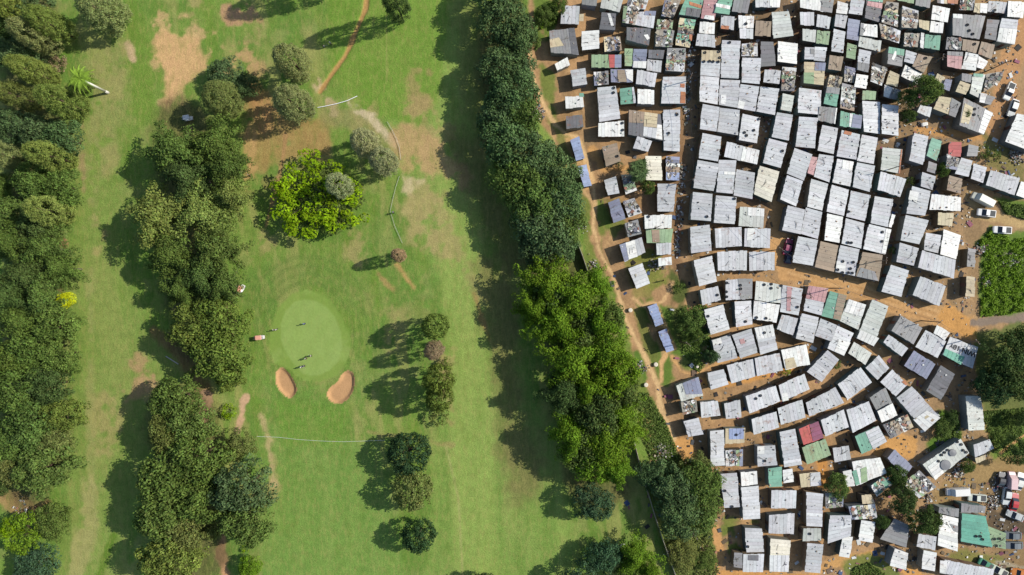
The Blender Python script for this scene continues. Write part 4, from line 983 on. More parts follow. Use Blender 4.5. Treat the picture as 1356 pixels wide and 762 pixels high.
    for _ in range(cnt):
        p = Pz(rs.uniform(.06, .94), rs.uniform(.06, .94)); s = rs.uniform(.1, .4) if not x else rs.uniform(.12, .9) ** 1.2
        lb.box(p + Vector((0, 0, .09)), (s, s * rs.uniform(.3, .9), rs.uniform(.04, .14)), rs.uniform(0, 3.1), col(jit(rs.choice(LITTER), .1)))
    for _ in range((-9 if 'lettering' in label else rs.choice((0, 0, 1, 1, 2))) + (4 if x else 0)):
        p = Pz(rs.uniform(.2, .8), rs.uniform(.2, .8)); a = rs.uniform(0, 3.1)
        for _k in range(rs.choice((1, 2))):
            ln = rs.uniform(.7, 2.0); lb.box(p + Vector((0, 0, .1)), (min(ln, D * .6), .045, .04), a, col(rs.choice([(50, 48, 50), (70, 60, 55), (120, 110, 100)])))
            a += rs.uniform(.3, .8); p = p + Vector((math.cos(a), math.sin(a), 0)) * ln * .3
    if not keep: return [wb, rb] + [p for _, p in pm]
    c = sum((Vector((p.x, p.y, 0)) for p in bt), Vector()) / 4
    def shift(mb): mb.v = [(v[0] - c.x, v[1] - c.y, v[2]) for v in mb.v]; return mb
    t = thing('shack', 'shack', tuple(c), 0, 'tin-roofed shacks of the settlement')
    shift(wb).build('wall', M_WALL, t); shift(rb).build('roof', M_ROOF, t); shift(db).build('door', M_DOOR, t)
    multi = len(pm) > 0
    for pc, pb in pm:
        s = shift(pb).build('roof_sheet', M_ROOF, t); s['label'] = f"{LOOK[pc]} metal sheet on the roof"
    r = shift(lb).build('litter_and_wire_shade', M_LITTER, t); r['kind'] = 'stuff'
    if label: t['label'] = label
    else:
        lk = LOOK[cd] + (' cluttered' if x and cd != 'c' else '')
        later('shack', t, lk + ' shack' + (f" with {LOOK[pm[0][0]].split()[-1]} patch" if multi else ''), px, py, TOWN)
rows = []
for ln in DATA.strip().split('\n'):
    lab = ''
    if '#' in ln: ln, lab = ln.split('#')
    t = ln.split()
    if t[0][0] == '+': v = [int(a) / 100 for a in t[1:]]; rows[-1][3].append((t[0][1], [(v[i], v[i + 1]) for i in (0, 2, 4, 6)]))
    else: v = [int(a) / 100 for a in t[2:]]; rows.append([t[0], [(v[i], v[i + 1]) for i in (0, 2, 4, 6)], int(t[1]) / 100, [], lab.strip()])
def qarea(q):      # the part inside the photographed ground
    q = [(min(max(x, -120), 120), min(max(y, -67), 67)) for x, y in q]
    return abs(sum(q[i - 1][0] * q[i][1] - q[i][0] * q[i - 1][1] for i in range(4))) / 2
order = sorted(range(len(rows)), key=lambda i: -qarea(rows[i][1])); keepset = set(order[:300]); rest_w, rest_r = MB(), MB()
def merge(dst, src):
    o = len(dst.v); dst.v += src.v; dst.c += src.c; dst.f += [tuple(i + o for i in f) for f in src.f]
for i, (code, quad, h, pt, lab) in enumerate(rows):
    cx_, cy_ = sum(p[0] for p in quad) / 4, sum(p[1] for p in quad) / 4; k = G * (ALT - h) / ALT
    r = build_shack(code, quad, h, pt, lab, i in keepset or bool(lab), CX + cx_ / k, CY - cy_ / k)
    if r:
        merge(rest_w, r[0])
        for b in r[1:]: merge(rest_r, b)
if rest_w.v:
    o = rest_w.build('small_shacks', M_WALL); o['kind'] = 'stuff'; o['label'] = 'smallest sheds and lean-tos squeezed between the bigger shacks'; o['category'] = 'shacks'
    rest_r.build('roof', M_ROOF, o)
# painted lettering on one roof, read from the far side of the road
lt = next(o for o in COL.objects if o.get('label', '').startswith('shack by the dirt road with painted'))
for body, px, py, sz in (('WIN 10', 1277.5, 464.6, 1.65), ('eY', 1262.2, 458.6, 1.3)):
    x, y = P(px, py, 2.6); c = bpy.data.curves.new('lettering', 'FONT'); c.body = body; c.size = sz; c.align_x = 'CENTER'; c.align_y = 'CENTER'; c.extrude = .004; c.offset = .05
    c.materials.append(M_WIRE); tmp = link('tmp', c); dg = bpy.context.evaluated_depsgraph_get(); dg.update(); me_ = bpy.data.meshes.new_from_object(tmp.evaluated_get(dg)); bpy.data.objects.remove(tmp); o = link('lettering', me_, lt); z = roof_z(x, y) + .075
    o.location = (x - lt.location.x, y - lt.location.y, z); o.rotation_euler = (0, 0, math.radians(180 - 21))
# tyres lying on roofs
tyre_me = MB(); tyre_me.torus((0, 0, .1), .24, .1); tyre_me = tyre_me.mesh('tyre', M_RUBBER, True)
def tile_pts(x0, y0, pts): return [(x0 + x / 6.35, y0 + y / 6.35) for x, y in pts]
TY = tile_pts(850, 0, [(530, 445), (645, 440), (652, 490), (640, 525), (597, 522), (568, 518), (522, 520), (735, 362), (878, 200)]) + tile_pts(690, 105, [(780, 75), (777, 115), (852, 370), (855, 428), (808, 650)]) \
  + tile_pts(850, 105, [(295, 300), (225, 455), (862, 450), (942, 430), (880, 475), (1182, 605), (985, 335)]) + tile_pts(850, 210, [(55, 490), (775, 340), (545, 490)]) \
  + tile_pts(1010, 315, [(75, 390), (158, 403), (73, 425), (288, 583), (672, 200), (757, 207), (733, 260), (715, 295), (748, 298), (668, 293), (630, 270), (15, 395)]) + tile_pts(1010, 210, [(720, 448), (1005, 620), (1003, 698), (715, 708), (742, 710)]) \
  + tile_pts(850, 315, [(710, 380), (708, 455), (712, 497), (825, 400), (828, 430), (638, 482), (968, 672), (1048, 678), (872, 705), (557, 660)]) + tile_pts(850, 420, [(735, 150), (958, 685), (995, 660), (1030, 132)]) \
  + tile_pts(1156, 525, [(707, 382), (742, 405), (760, 455), (788, 472), (627, 452), (600, 472), (575, 492), (550, 545)]) + tile_pts(1156, 0, [(1030, 85), (805, 262), (835, 290), (788, 215), (855, 372), (435, 495)]) \
  + tile_pts(1156, 105, [(855, 252), (848, 300)]) + tile_pts(1156, 642, [(905, 435), (922, 460), (1065, 455), (1025, 458), (1040, 515), (870, 435)]) + tile_pts(850, 642, [(700, 53), (760, 185), (890, 520)]) + tile_pts(1010, 642, [(393, 410)]) + tile_pts(850, 525, [(1035, 543), (795, 325)])
for px, py in TY:
    x, y = P(px, py, 2.6); z = roof_z(x, y)
    if z < 1: continue
    o = thing('car_tyre', 'tyre', (x, y, z + .06), 0, 'old tyres holding roofs down', None, tyre_me)
    later('tyre', o, 'black tyre on a shack roof', px, py, TOWN)
# round dark discs on the two-tone roof
for px, py, r, lb in ((1156 + 672 / 6.35, 525 + 475 / 6.35, .85, 'smaller round dark grey tank lid on the two-tone roof'), (1156 + 613 / 6.35, 525 + 578 / 6.35, 1.2, 'larger round dark grey tank lid on the two-tone roof')):
    x, y = P(px, py, 2.7); z = roof_z(x, y) + .05; m = MB(); m.tube((0, 0, 0), (0, 0, .22), r, r, 24, col((120, 122, 128))); m.tube((0, 0, .22), (0, 0, .28), r, r * .2, 24, col((128, 130, 136)))
    thing('tank_lid', 'tank lid', (x, y, z), 0, 'round tank lids on one roof', lb, m.mesh('tank_lid', M_PAINT))

# ------------------------------------------------------------------ trees
def leaf_quads(cent, nrm, size, tone, r):
    """leaf sprays: bent diamonds; cent (n,3), nrm (n,3), size (n,), tone (n,3)"""
    n = len(cent); nr = nrm / (np.linalg.norm(nrm, axis=1, keepdims=True) + 1e-9)
    t = r.normal(size=(n, 3)); t -= nr * (t * nr).sum(1, keepdims=True); t /= np.linalg.norm(t, axis=1, keepdims=True) + 1e-9
    b = np.cross(nr, t); s = size[:, None]
    V = np.stack([cent - t * s, cent - b * s * .55 + nr * s * .12, cent + t * s - nr * s * .25, cent + b * s * .55 + nr * s * .12], 1).reshape(-1, 3)
    return V, np.repeat(tone, 4, axis=0)
def crown_mesh(name, clusters, per, size, r, shell=.55, up=.35, spread=.35, flat=1.0):
    """clusters: (x, y, z, radius, tone). per: leaves per square metre of cluster"""
    Vs, Cs = [], []
    for cx, cy, cz, rc, tone, cxy in clusters:
        n = int(per * rc * rc * 4); d = r.normal(size=(n, 3)); d[:, 2] = np.abs(d[:, 2]) * .9 - .35; d /= np.linalg.norm(d, axis=1, keepdims=True)
        rad = rc * (shell + (1 - shell) * r.random(n) ** .5) * (1 + r.normal(size=n) * .12)
        c = d * rad[:, None]; c[:, 2] *= flat; c += (cx, cy, cz)
        nn = d * 1.0 + r.normal(size=(n, 3)) * spread + np.array([0, 0, up])
        tn = tone * (1 + r.normal(size=(n, 1)) * .16) * np.array([1, 1, 1]) * (1 + r.normal(size=(n, 3)) * .05)
        v, cc = leaf_quads(c, nn, size * (.7 + .6 * r.random(n)), np.clip(tn, .3, 2.0), r); Vs.append(v); Cs.append(cc)
    V = np.concatenate(Vs); Cc = np.concatenate(Cs); F = np.arange(len(V)).reshape(-1, 4)
    return mesh_np(name, V, F, M_LEAF, Cc)
def trunk_mesh(h, r0, clusters, r, k=9, bark=(95, 82, 70)):
    m = MB(); c = col(bark); p = Vector((0, 0, -.3)); top = Vector((r.normal() * .25, r.normal() * .25, h * .5))
    m.tube(p, top, r0, r0 * .6, 9, c)
    cl = list(clusters); idx = r.permutation(len(cl))[:k]
    for i in idx:
        x, y, z, rc, _, _ = cl[i]; s = p.lerp(top, .65 + .35 * r.random()); md = Vector((x * .5, y * .5, (s.z + z) / 2 + .2))
        m.tube(s, md, r0 * .38, r0 * .25, 6, c); m.tube(md, (x, y, z), r0 * .25, r0 * .08, 5, c)
    return m.mesh('trunk', M_BARK, True)
def proto(kind, seed):
    r = np.random.default_rng(seed); cl = []
    def tone(a): return 1 + r.normal() * a
    if kind == 'broad':       # dense rounded glossy crown, R 5, H 8.5
        R, H = 5.0, 8.5; ph = r.random(4) * 6.3
        for i in range(105):
            a = r.random() * 6.283; rr = R * r.random() ** .5; lump = 1 + .12 * math.sin(2 * a + ph[0]) + .1 * math.sin(3 * a + ph[1]) + .08 * math.sin(5 * a + ph[2])
            x, y = rr * math.cos(a) * lump, rr * math.sin(a) * lump; f = math.sqrt(max(0, 1 - (rr / R / 1.06) ** 2)); z = H * (.40 + .50 * f * (.8 + .25 * r.random()))
            if rr > R * .75 and r.random() < .5: z *= r.uniform(.5, 1)
            cl.append((x, y, z, r.uniform(.7, 1.25), tone(.17), 0))
        me = crown_mesh('crown', cl, 17, .23, r, .6, .3, .5); R0, H0 = R, H
    elif kind == 'feather':   # airy crown, sprays radiating from the middle, R 5.5, H 9
        R, H = 5.5, 9.0
        for i in range(26):
            a = r.random() * 6.283; L = R * r.uniform(.45, 1.08); el = r.uniform(.0, .9)
            for t in np.linspace(.12, 1, 8):
                x, y = math.cos(a) * L * t, math.sin(a) * L * t; a += r.normal() * .07
                z = H * (.42 + .5 * el) - 1.2 * t * t * (1 if el < .5 else 1.8) + .6 * t
                w_ = 1.05 - .42 * t
                cl.append((x + r.normal() * .2, y + r.normal() * .2, z, w_, tone(.14), 0))
        me = crown_mesh('crown', cl, 21, .17, r, .35, .5, .55, .55); R0, H0 = R, H
    elif kind == 'lime':      # open clumps of bright leaves with dark gaps, R 5.5, H 8
        R, H = 5.5, 8.0
        for i in range(110):
            a = r.random() * 6.283; rr = R * math.sqrt(r.random()) * (1 + .12 * math.sin(3 * a)); f = math.sqrt(max(0, 1 - (rr / R / 1.15) ** 2))
            cl.append((rr * math.cos(a), rr * math.sin(a), H * (.38 + .55 * f * r.uniform(.55, 1)), r.uniform(.45, .85), tone(.15), 0))
        me = crown_mesh('crown', cl, 24, .2, r, .5, .45, .45, .8); R0, H0 = R, H
    elif kind == 'conifer':   # upright spindle, R 3.2, H 12
        R, H = 3.2, 12.0
        for i in range(300):
            t = r.random() ** .8; z = H * (.06 + .94 * t); rad = R * min(1, (t / .25) ** .5 + .1) * math.sqrt(max(.0, 1 - max(0, (t - .4) / .62) ** 2.2))
            a = r.random() * 6.283; q = rad * r.uniform(.7, .96); cl.append((q * math.cos(a), q * math.sin(a), z, r.uniform(.4, .62), tone(.1), 0))
        cl.append((0, 0, H * .98, .5, 1, 0))
        me = crown_mesh('crown', cl, 42, .13, r, .5, .6, .5, 1.25); R0, H0 = R, H
    elif kind == 'round':     # clipped-looking dark ball, R 3.6, H 7
        R, H = 3.6, 7.0
        for i in range(150):
            d = r.normal(size=3); d /= np.linalg.norm(d); d[2] = d[2] if d[2] > -.6 else -d[2]
            q = r.uniform(.82, 1.02); cl.append((d[0] * R * q, d[1] * R * q, 3.6 + d[2] * 3.2 * q, r.uniform(.42, .7), tone(.13), 0))
        me = crown_mesh('crown', cl, 24, .19, r, .55, .3, .5); R0, H0 = R, H
    elif kind == 'shrub':     # R 1.5 H 2
        R, H = 1.5, 2.0
        for i in range(22):
            a = r.random() * 6.283; rr = R * math.sqrt(r.random()); cl.append((rr * math.cos(a), rr * math.sin(a), H * (.3 + .5 * (1 - (rr / R) ** 2)), r.uniform(.3, .5), tone(.15), 0))
        me = crown_mesh('crown', cl, 40, .13, r, .4, .4, .6); R0, H0 = R, H
    elif kind == 'spiky':     # rosettes of long blades, R 2, H 4
        R, H = 2.0, 4.0; V, Cc = [], []
        for i in range(26):
            a = r.random() * 6.283; rr = R * .75 * math.sqrt(r.random()); cx, cy, cz = rr * math.cos(a), rr * math.sin(a), H * r.uniform(.5, .9); cl.append((cx, cy, cz, .3, 1, 0))
            for j in range(26):
                b = r.random() * 6.283; L = r.uniform(.5, .95); e = r.uniform(-.2, .9); dx, dy = math.cos(b), math.sin(b); wx, wy = -dy * .06, dx * .06; tn = max(.5, tone(.2))
                V += [(cx - wx, cy - wy, cz), (cx + wx, cy + wy, cz), (cx + dx * L + wx * .4, cy + dy * L + wy * .4, cz + e * L - .2), (cx + dx * L - wx * .4, cy + dy * L - wy * .4, cz + e * L - .2)]; Cc += [(tn,) * 3] * 4
        me = mesh_np('crown', V, np.arange(len(V)).reshape(-1, 4), M_LEAF, np.array(Cc)); R0, H0 = R, H
    bark = (150, 140, 130) if kind in ('feather',) else (95, 82, 70)
    tm = trunk_mesh(H0 * (.9 if kind != 'conifer' else 1.6), {'shrub': .06, 'spiky': .1}.get(kind, .28), cl, r, {'conifer': 0, 'shrub': 4}.get(kind, 12), bark)
    return me, tm, R0, H0
PROTO = {k: [proto(k, 100 * i + n) for n in range(c)] for i, (k, c) in enumerate((('broad', 4), ('feather', 4), ('lime', 2), ('conifer', 4), ('round', 3), ('shrub', 2), ('spiky', 1)))}
TINT = {'mango': (86, 110, 70), 'dark': (76, 96, 50), 'leafy': (94, 116, 56), 'speck': (102, 119, 54), 'green': (90, 110, 52), 'bright': (100, 130, 34), 'lime': (122, 154, 18), 'yellow': (190, 196, 30),
 'olive': (114, 128, 62), 'pale': (118, 134, 68), 'grey': (140, 146, 106), 'conif': (124, 134, 84), 'pink': (146, 128, 102), 'deep': (52, 76, 46), 'blue': (66, 94, 66), 'oliveb': (108, 118, 64)}
TLOOK = {'mango': 'dense glossy dark green tree', 'dark': 'dark green spreading tree', 'leafy': 'mid green leafy tree', 'speck': 'yellow-speckled green tree', 'green': 'feathery green tree', 'bright': 'bright green feathery tree', 'lime': 'vivid lime green tree',
 'yellow': 'yellow-green bush', 'olive': 'olive green conifer', 'pale': 'pale olive tree', 'grey': 'greyish green conifer', 'conif': 'tall shaggy conifer', 'pink': 'sparse pinkish brown conifer', 'deep': 'round very dark green tree', 'blue': 'bluish dark green tree', 'oliveb': 'dull olive leafy tree'}
tcount = 0
def tree(kind, tint, px, py, rpx, h, marks=GOLF, ell=1.0, rot=None, zc=None):
    """px, py: middle of the crown as seen from above; the trunk stands where that crown's middle height projects down"""
    global tcount; tcount += 1
    me, tm, R0, H0 = PROTO[kind][tcount % len(PROTO[kind])]; zc = h * (zc or {'conifer': .5, 'round': .52}.get(kind, .68)); x, y = P(px, py, zc)
    s = rpx * G * (ALT - zc) / ALT / R0 * (1.08 if kind == 'feather' else 1)
    nm = {'conifer': 'conifer_tree', 'shrub': 'shrub', 'spiky': 'palm_bush'}.get(kind, 'tree')
    t = thing(nm, 'shrub' if kind in ('shrub', 'spiky') else 'tree', (x, y, 0), 0, {'conifer': 'conifers on the golf course', 'shrub': 'shrubs'}.get(kind, 'leafy trees'))
    t.scale = (s, s * ell, h / H0); t.rotation_euler = (0, 0, rnd.uniform(0, 6.28) if rot is None else rot)
    c = np.array(alb(*TINT[tint])) * KEXP / 1.0 * (1 + rnd.uniform(-.1, .1)) * np.array([1 + rnd.uniform(-.06, .06), 1, 1 + rnd.uniform(-.08, .08)])
    link('crown', me, t, color=tuple(c * LEAFK)); link('trunk', tm, t)
    later('tree', t, TLOOK[tint] if nm != 'palm_bush' else 'spiky palm-like bush', px, py, marks); return t
LEAFK = .95
T = tree
# left edge belt
for a in [('conifer', 'conif', 50, 50, 18, 15), ('conifer', 'olive', 70, 34, 18, 15), ('conifer', 'conif', 138, 16, 26, 13), ('conifer', 'olive', 18, 12, 20, 14), ('conifer', 'olive', 46, 96, 17, 15), ('conifer', 'oliveb', 24, 128, 17, 14), ('conifer', 'olive', 85, 136, 20, 15), ('conifer', 'olive', 70, 208, 19, 15), ('conifer', 'conif', 5, 206, 18, 13), ('conifer', 'pale', 68, 280, 20, 14), ('broad', 'dark', 10, 30, 22, 9.2), ('broad', 'mango', 40, 8, 24, 9.2), ('shrub', 'pink', 74, 82, 11, 3), ('broad', 'mango', 18, 72, 24, 9.2), ('broad', 'green', 108, 112, 14, 4), ('broad', 'mango', 42, 172, 24, 9.2), ('broad', 'mango', 82, 182, 24, 9.2), ('broad', 'mango', 12, 165, 20, 9.2), ('broad', 'leafy', 38, 240, 22, 10.3), ('broad', 'leafy', 74, 245, 26, 9.2), ('broad', 'green', 12, 285, 24, 9.2), ('broad', 'dark', 45, 306, 28, 10.3), ('broad', 'green', 2, 245, 14, 5), ('feather', 'green', 14, 322, 34, 11.5), ('feather', 'green', 60, 330, 36, 11.5), ('feather', 'dark', 30, 362, 36, 11.5), ('feather', 'green', 80, 356, 30, 10.3), ('feather', 'dark', 8, 395, 34, 11.5), ('feather', 'green', 52, 400, 36, 11.5), ('feather', 'green', 25, 430, 34, 11.5), ('broad', 'yellow', 85, 398, 11, 5), ('broad', 'leafy', 70, 430, 26, 10.3), ('broad', 'green', 40, 462, 30, 10.3), ('broad', 'leafy', 78, 470, 26, 9.2), ('broad', 'speck', 12, 478, 28, 10.3), ('broad', 'leafy', 22, 520, 34, 11.5), ('broad', 'dark', 60, 512, 28, 10.3), ('broad', 'speck', 78, 548, 24, 9.2), ('broad', 'leafy', 38, 566, 34, 11.5), ('broad', 'green', 10, 590, 30, 10.3), ('broad', 'oliveb', 70, 590, 24, 9.2), ('broad', 'leafy', 54, 622, 36, 11.5), ('broad', 'oliveb', 16, 618, 24, 9.2), ('lime', 'bright', 30, 708, 30, 7), ('broad', 'green', 68, 690, 24, 6), ('broad', 'lime', 14, 700, 12, 6), ('broad', 'blue', 44, 752, 28, 7), ('broad', 'dark', 2, 640, 16, 7)]: T(*a)
# middle-left belt
for a in [('feather', 'green', 226, 196, 42, 13.5), ('feather', 'green', 284, 192, 40, 13.5), ('feather', 'dark', 252, 232, 42, 13.5), ('feather', 'green', 300, 220, 30, 12.2), ('feather', 'pale', 208, 286, 44, 14.9), ('feather', 'pale', 262, 282, 42, 13.5), ('feather', 'pale', 300, 262, 32, 12.2),
 ('feather', 'green', 226, 340, 34, 13.5), ('feather', 'green', 288, 332, 40, 13.5), ('feather', 'dark', 262, 368, 38, 13.5), ('feather', 'green', 240, 388, 30, 12.2), ('feather', 'green', 296, 378, 30, 12.2), ('broad', 'speck', 292, 428, 34, 12.2), ('broad', 'speck', 256, 436, 34, 12.2), ('broad', 'speck', 286, 470, 36, 12.2), ('broad', 'speck', 300, 492, 22, 7),
 ('broad', 'leafy', 232, 528, 30, 12.2), ('broad', 'leafy', 250, 560, 32, 12.2), ('broad', 'oliveb', 222, 572, 26, 12.2), ('broad', 'leafy', 262, 605, 38, 13.5), ('broad', 'leafy', 218, 630, 36, 13.5), ('broad', 'oliveb', 318, 588, 19, 6), ('broad', 'mango', 318, 648, 36, 14.9), ('broad', 'leafy', 324, 690, 32, 13.5), ('broad', 'leafy', 216, 678, 36, 13.5), ('broad', 'leafy', 262, 660, 34, 13.5), ('broad', 'oliveb', 246, 700, 28, 12.2), ('broad', 'speck', 222, 740, 34, 13.5), ('broad', 'leafy', 196, 690, 18, 10.8), ('broad', 'oliveb', 276, 700, 14, 6),
 ('shrub', 'lime', 302, 546, 10, 2.6), ('shrub', 'lime', 324, 728, 5.5, 1.6), ('broad', 'bright', 330, 752, 15, 5), ('broad', 'mango', 300, 97, 22, 6), ('broad', 'mango', 325, 112, 17, 5), ('conifer', 'oliveb', 296, 132, 24, 11)]: T(*a)
# middle of the course
for a in [('conifer', 'conif', 388, 84, 21, 14.5), ('conifer', 'conif', 390, 138, 23, 14), ('conifer', 'grey', 484, 190, 18, 12), ('conifer', 'grey', 508, 214, 18, 12), ('broad', 'green', 424, 264, 46, 6), ('lime', 'lime', 418, 262, 54, 8, GOLF, 1.15, 1.2), ('conifer', 'grey', 451, 247, 16.2, 13.8), ('conifer', 'pink', 528, 338, 9, 9.2),  # broad green tree is added under the lime crown to darken its inside
 ('conifer', 'dark', 524, 4, 16.2, 18.4), ('conifer', 'dark', 424, -42, 19.8, 19.5), ('round', 'speck', 577, 432, 17, 13), ('conifer', 'pink', 575, 464, 12.6, 12.6), ('round', 'speck', 581, 502, 20, 14), ('round', 'speck', 582, 526, 18, 12), ('shrub', 'oliveb', 580, 552, 13, 4), ('shrub', 'speck', 590, 482, 9, 3),
 ('round', 'deep', 542, 600, 27, 9), ('round', 'oliveb', 546, 650, 26, 9), ('round', 'deep', 555, 709, 21.5, 8), ('round', 'deep', 640, 786, 24, 9)]: T(*a)
# dark belt along the settlement
for a in [('broad', 'mango', 668, 28, 32, 11.2), ('broad', 'mango', 660, -12, 30, 11.2), ('broad', 'mango', 684, 50, 26, 10.1), ('broad', 'green', 704, 54, 11, 4), ('broad', 'mango', 664, 88, 28, 10.1), ('broad', 'mango', 676, 122, 34, 11.2), ('broad', 'mango', 664, 150, 30, 10.1), ('broad', 'leafy', 690, 152, 24, 10.1), ('broad', 'mango', 672, 190, 34, 11.2), ('broad', 'mango', 704, 208, 34, 11.2),
 ('broad', 'leafy', 690, 236, 36, 11.2), ('broad', 'mango', 734, 226, 32, 10.1), ('broad', 'mango', 742, 262, 32, 10.1), ('broad', 'leafy', 708, 270, 34, 11.2), ('broad', 'mango', 722, 304, 38, 11.2), ('broad', 'leafy', 748, 300, 26, 9), ('broad', 'mango', 706, 326, 20, 9), ('broad', 'mango', 690, 92, 20, 7), ('shrub', 'grey', 702, 116, 10, 3), ('broad', 'mango', 748, 328, 18, 7), ('broad', 'mango', 714, 345, 16, 6),
 ('feather', 'bright', 724, 374, 38, 12.8), ('feather', 'bright', 706, 414, 30, 11.5), ('feather', 'bright', 762, 392, 36, 12.8), ('feather', 'bright', 790, 378, 26, 10.2), ('feather', 'bright', 738, 430, 40, 14.1), ('feather', 'bright', 788, 432, 36, 12.8), ('feather', 'bright', 806, 464, 34, 12.8), ('feather', 'bright', 754, 476, 42, 14.1), ('broad', 'bright', 812, 500, 30, 11.5), ('feather', 'bright', 778, 510, 36, 12.8), ('feather', 'dark', 744, 520, 32, 12.8),
 ('broad', 'dark', 790, 545, 34, 11.5), ('feather', 'bright', 824, 548, 30, 11.5), ('feather', 'bright', 762, 574, 38, 12.8), ('feather', 'bright', 806, 592, 40, 12.8), ('feather', 'bright', 816, 626, 26, 11.5), ('broad', 'blue', 784, 666, 25, 8), ('broad', 'blue', 800, 738, 22, 7), ('broad', 'green', 778, 592, 34, 10.2), ('broad', 'bright', 790, 610, 30, 10.2), ('broad', 'green', 740, 402, 34, 10.2), ('broad', 'green', 770, 440, 34, 10.2), ('broad', 'green', 800, 420, 24, 10.2), ('feather', 'bright', 835, 575, 22, 7), ('broad', 'green', 820, 520, 30, 10.2), ('feather', 'bright', 846, 738, 30, 8), ('feather', 'bright', 862, 760, 22, 7), ('broad', 'blue', 770, 775, 26, 9), ('broad', 'green', 826, 752, 16, 5)]: T(*a)
# trees among the shacks
for a in [('broad', 'mango', 864, 630, 20, 6, TOWN), ('broad', 'mango', 895, 646, 32, 8, TOWN), ('broad', 'leafy', 926, 640, 28, 8, TOWN), ('broad', 'mango', 902, 684, 30, 8, TOWN), ('broad', 'leafy', 930, 676, 26, 7, TOWN), ('broad', 'oliveb', 922, 618, 18, 5, TOWN), ('broad', 'oliveb', 905, 735, 20, 3.5, TOWN), ('broad', 'green', 935, 742, 14, 3, TOWN),
 ('spiky', 'mango', 845, 226, 16, 6, TOWN), ('broad', 'green', 858, 247, 9, 4, TOWN), ('shrub', 'mango', 821, 219, 5, 2.5, TOWN), ('broad', 'leafy', 914, 424, 18, 6, TOWN), ('broad', 'green', 922, 446, 11, 5, TOWN), ('broad', 'mango', 943, 473, 9, 5, TOWN), ('broad', 'leafy', 1226, 118, 19, 9, TOWN), ('broad', 'dark', 1206, 130, 12, 7, TOWN), ('broad', 'dark', 1204, 154, 9, 4, TOWN), ('broad', 'leafy', 1279, 152, 7, 3, TOWN),
 ('broad', 'dark', 1197, 662, 18, 7, TOWN), ('broad', 'dark', 1228, 690, 19, 7, TOWN), ('broad', 'dark', 1190, 630, 13, 4.5, TOWN), ('broad', 'leafy', 1110, 645, 15, 5, TOWN), ('broad', 'dark', 1168, 692, 9, 4, TOWN), ('broad', 'dark', 1334, 470, 29, 8, TOWN), ('broad', 'dark', 1346, 500, 30, 8, TOWN), ('broad', 'deep', 1324, 512, 25, 7, TOWN), ('broad', 'dark', 1356, 455, 22, 8, TOWN), ('broad', 'dark', 1348, 598, 17, 6, TOWN), ('broad', 'dark', 1352, 555, 10, 4, TOWN),
 ('broad', 'green', 1250, 568, 13, 3, TOWN), ('shrub', 'green', 1304, 200, 9, 2.5, TOWN), ('shrub', 'green', 1318, 206, 9, 2.5, TOWN), ('shrub', 'green', 1184, 332, 5, 2, TOWN), ('broad', 'green', 1250, 225, 8, 3, TOWN), ('shrub', 'green', 1208, 240, 6, 2.5, TOWN), ('broad', 'green', 722, 22, 13, 3.5, TOWN), ('broad', 'green', 740, 8, 12, 3.5, TOWN), ('broad', 'dark', 1260, 555, 10, 3, TOWN), ('broad', 'green', 1282, 618, 9, 3, TOWN), ('shrub', 'green', 900, 380, 8, 2, TOWN), ('shrub', 'leafy', 1108, 482, 7, 1.8, TOWN), ('shrub', 'lime', 1042, 492, 6, 1.6, TOWN)]: T(*a)
# the palm
x, y = P(143, 123); m = MB(); prev = Vector((0, 0, -.2)); hp = 10.5
t = thing('palm_tree', 'palm', (x, y, 0), 0, None, 'tall palm with a smooth white trunk at the edge of the wood')
m.tube((0, 0, -.3), (0, 0, 1.2), .42, .3, 12, col((222, 220, 215))); m.tube((0, 0, 1.2), (.1, .05, hp - 2), .3, .24, 12, col((236, 236, 232))); m.tube((.1, .05, hp - 2), (.12, .06, hp - .6), .22, .16, 10, col((150, 190, 70)))
m.build('trunk', M_PAINT, t, True)
r = np.random.default_rng(4); V, Cc = [], []
for i in range(17):
    a = i * 2.4; L = r.uniform(2.6, 3.4); e = r.uniform(-.1, .9); p0 = np.array([.12, .06, hp - .6]); 
    for j in range(16):
        t0 = (j + 1) / 16; c = p0 + np.array([math.cos(a) * L * t0, math.sin(a) * L * t0, e * L * t0 - 2.2 * t0 * t0]); wd = .75 * math.sin(min(1, t0 * 1.15 + .15) * 2.8)
        for sgn in (-1, 1):
            q = c + np.array([-math.sin(a) * sgn * wd + math.cos(a) * .3, math.cos(a) * sgn * wd + math.sin(a) * .3, -.25]); d = np.array([math.cos(a), math.sin(a), 0]) * .09
            V += [c - d, c + d, q + d * .3, q - d * .3]; Cc += [(r.uniform(.8, 1.3),) * 3] * 4
link('fronds', mesh_np('fronds', V, np.arange(len(V)).reshape(-1, 4), M_LEAF, np.array(Cc)), t, color=alb(*(150, 185, 70)))
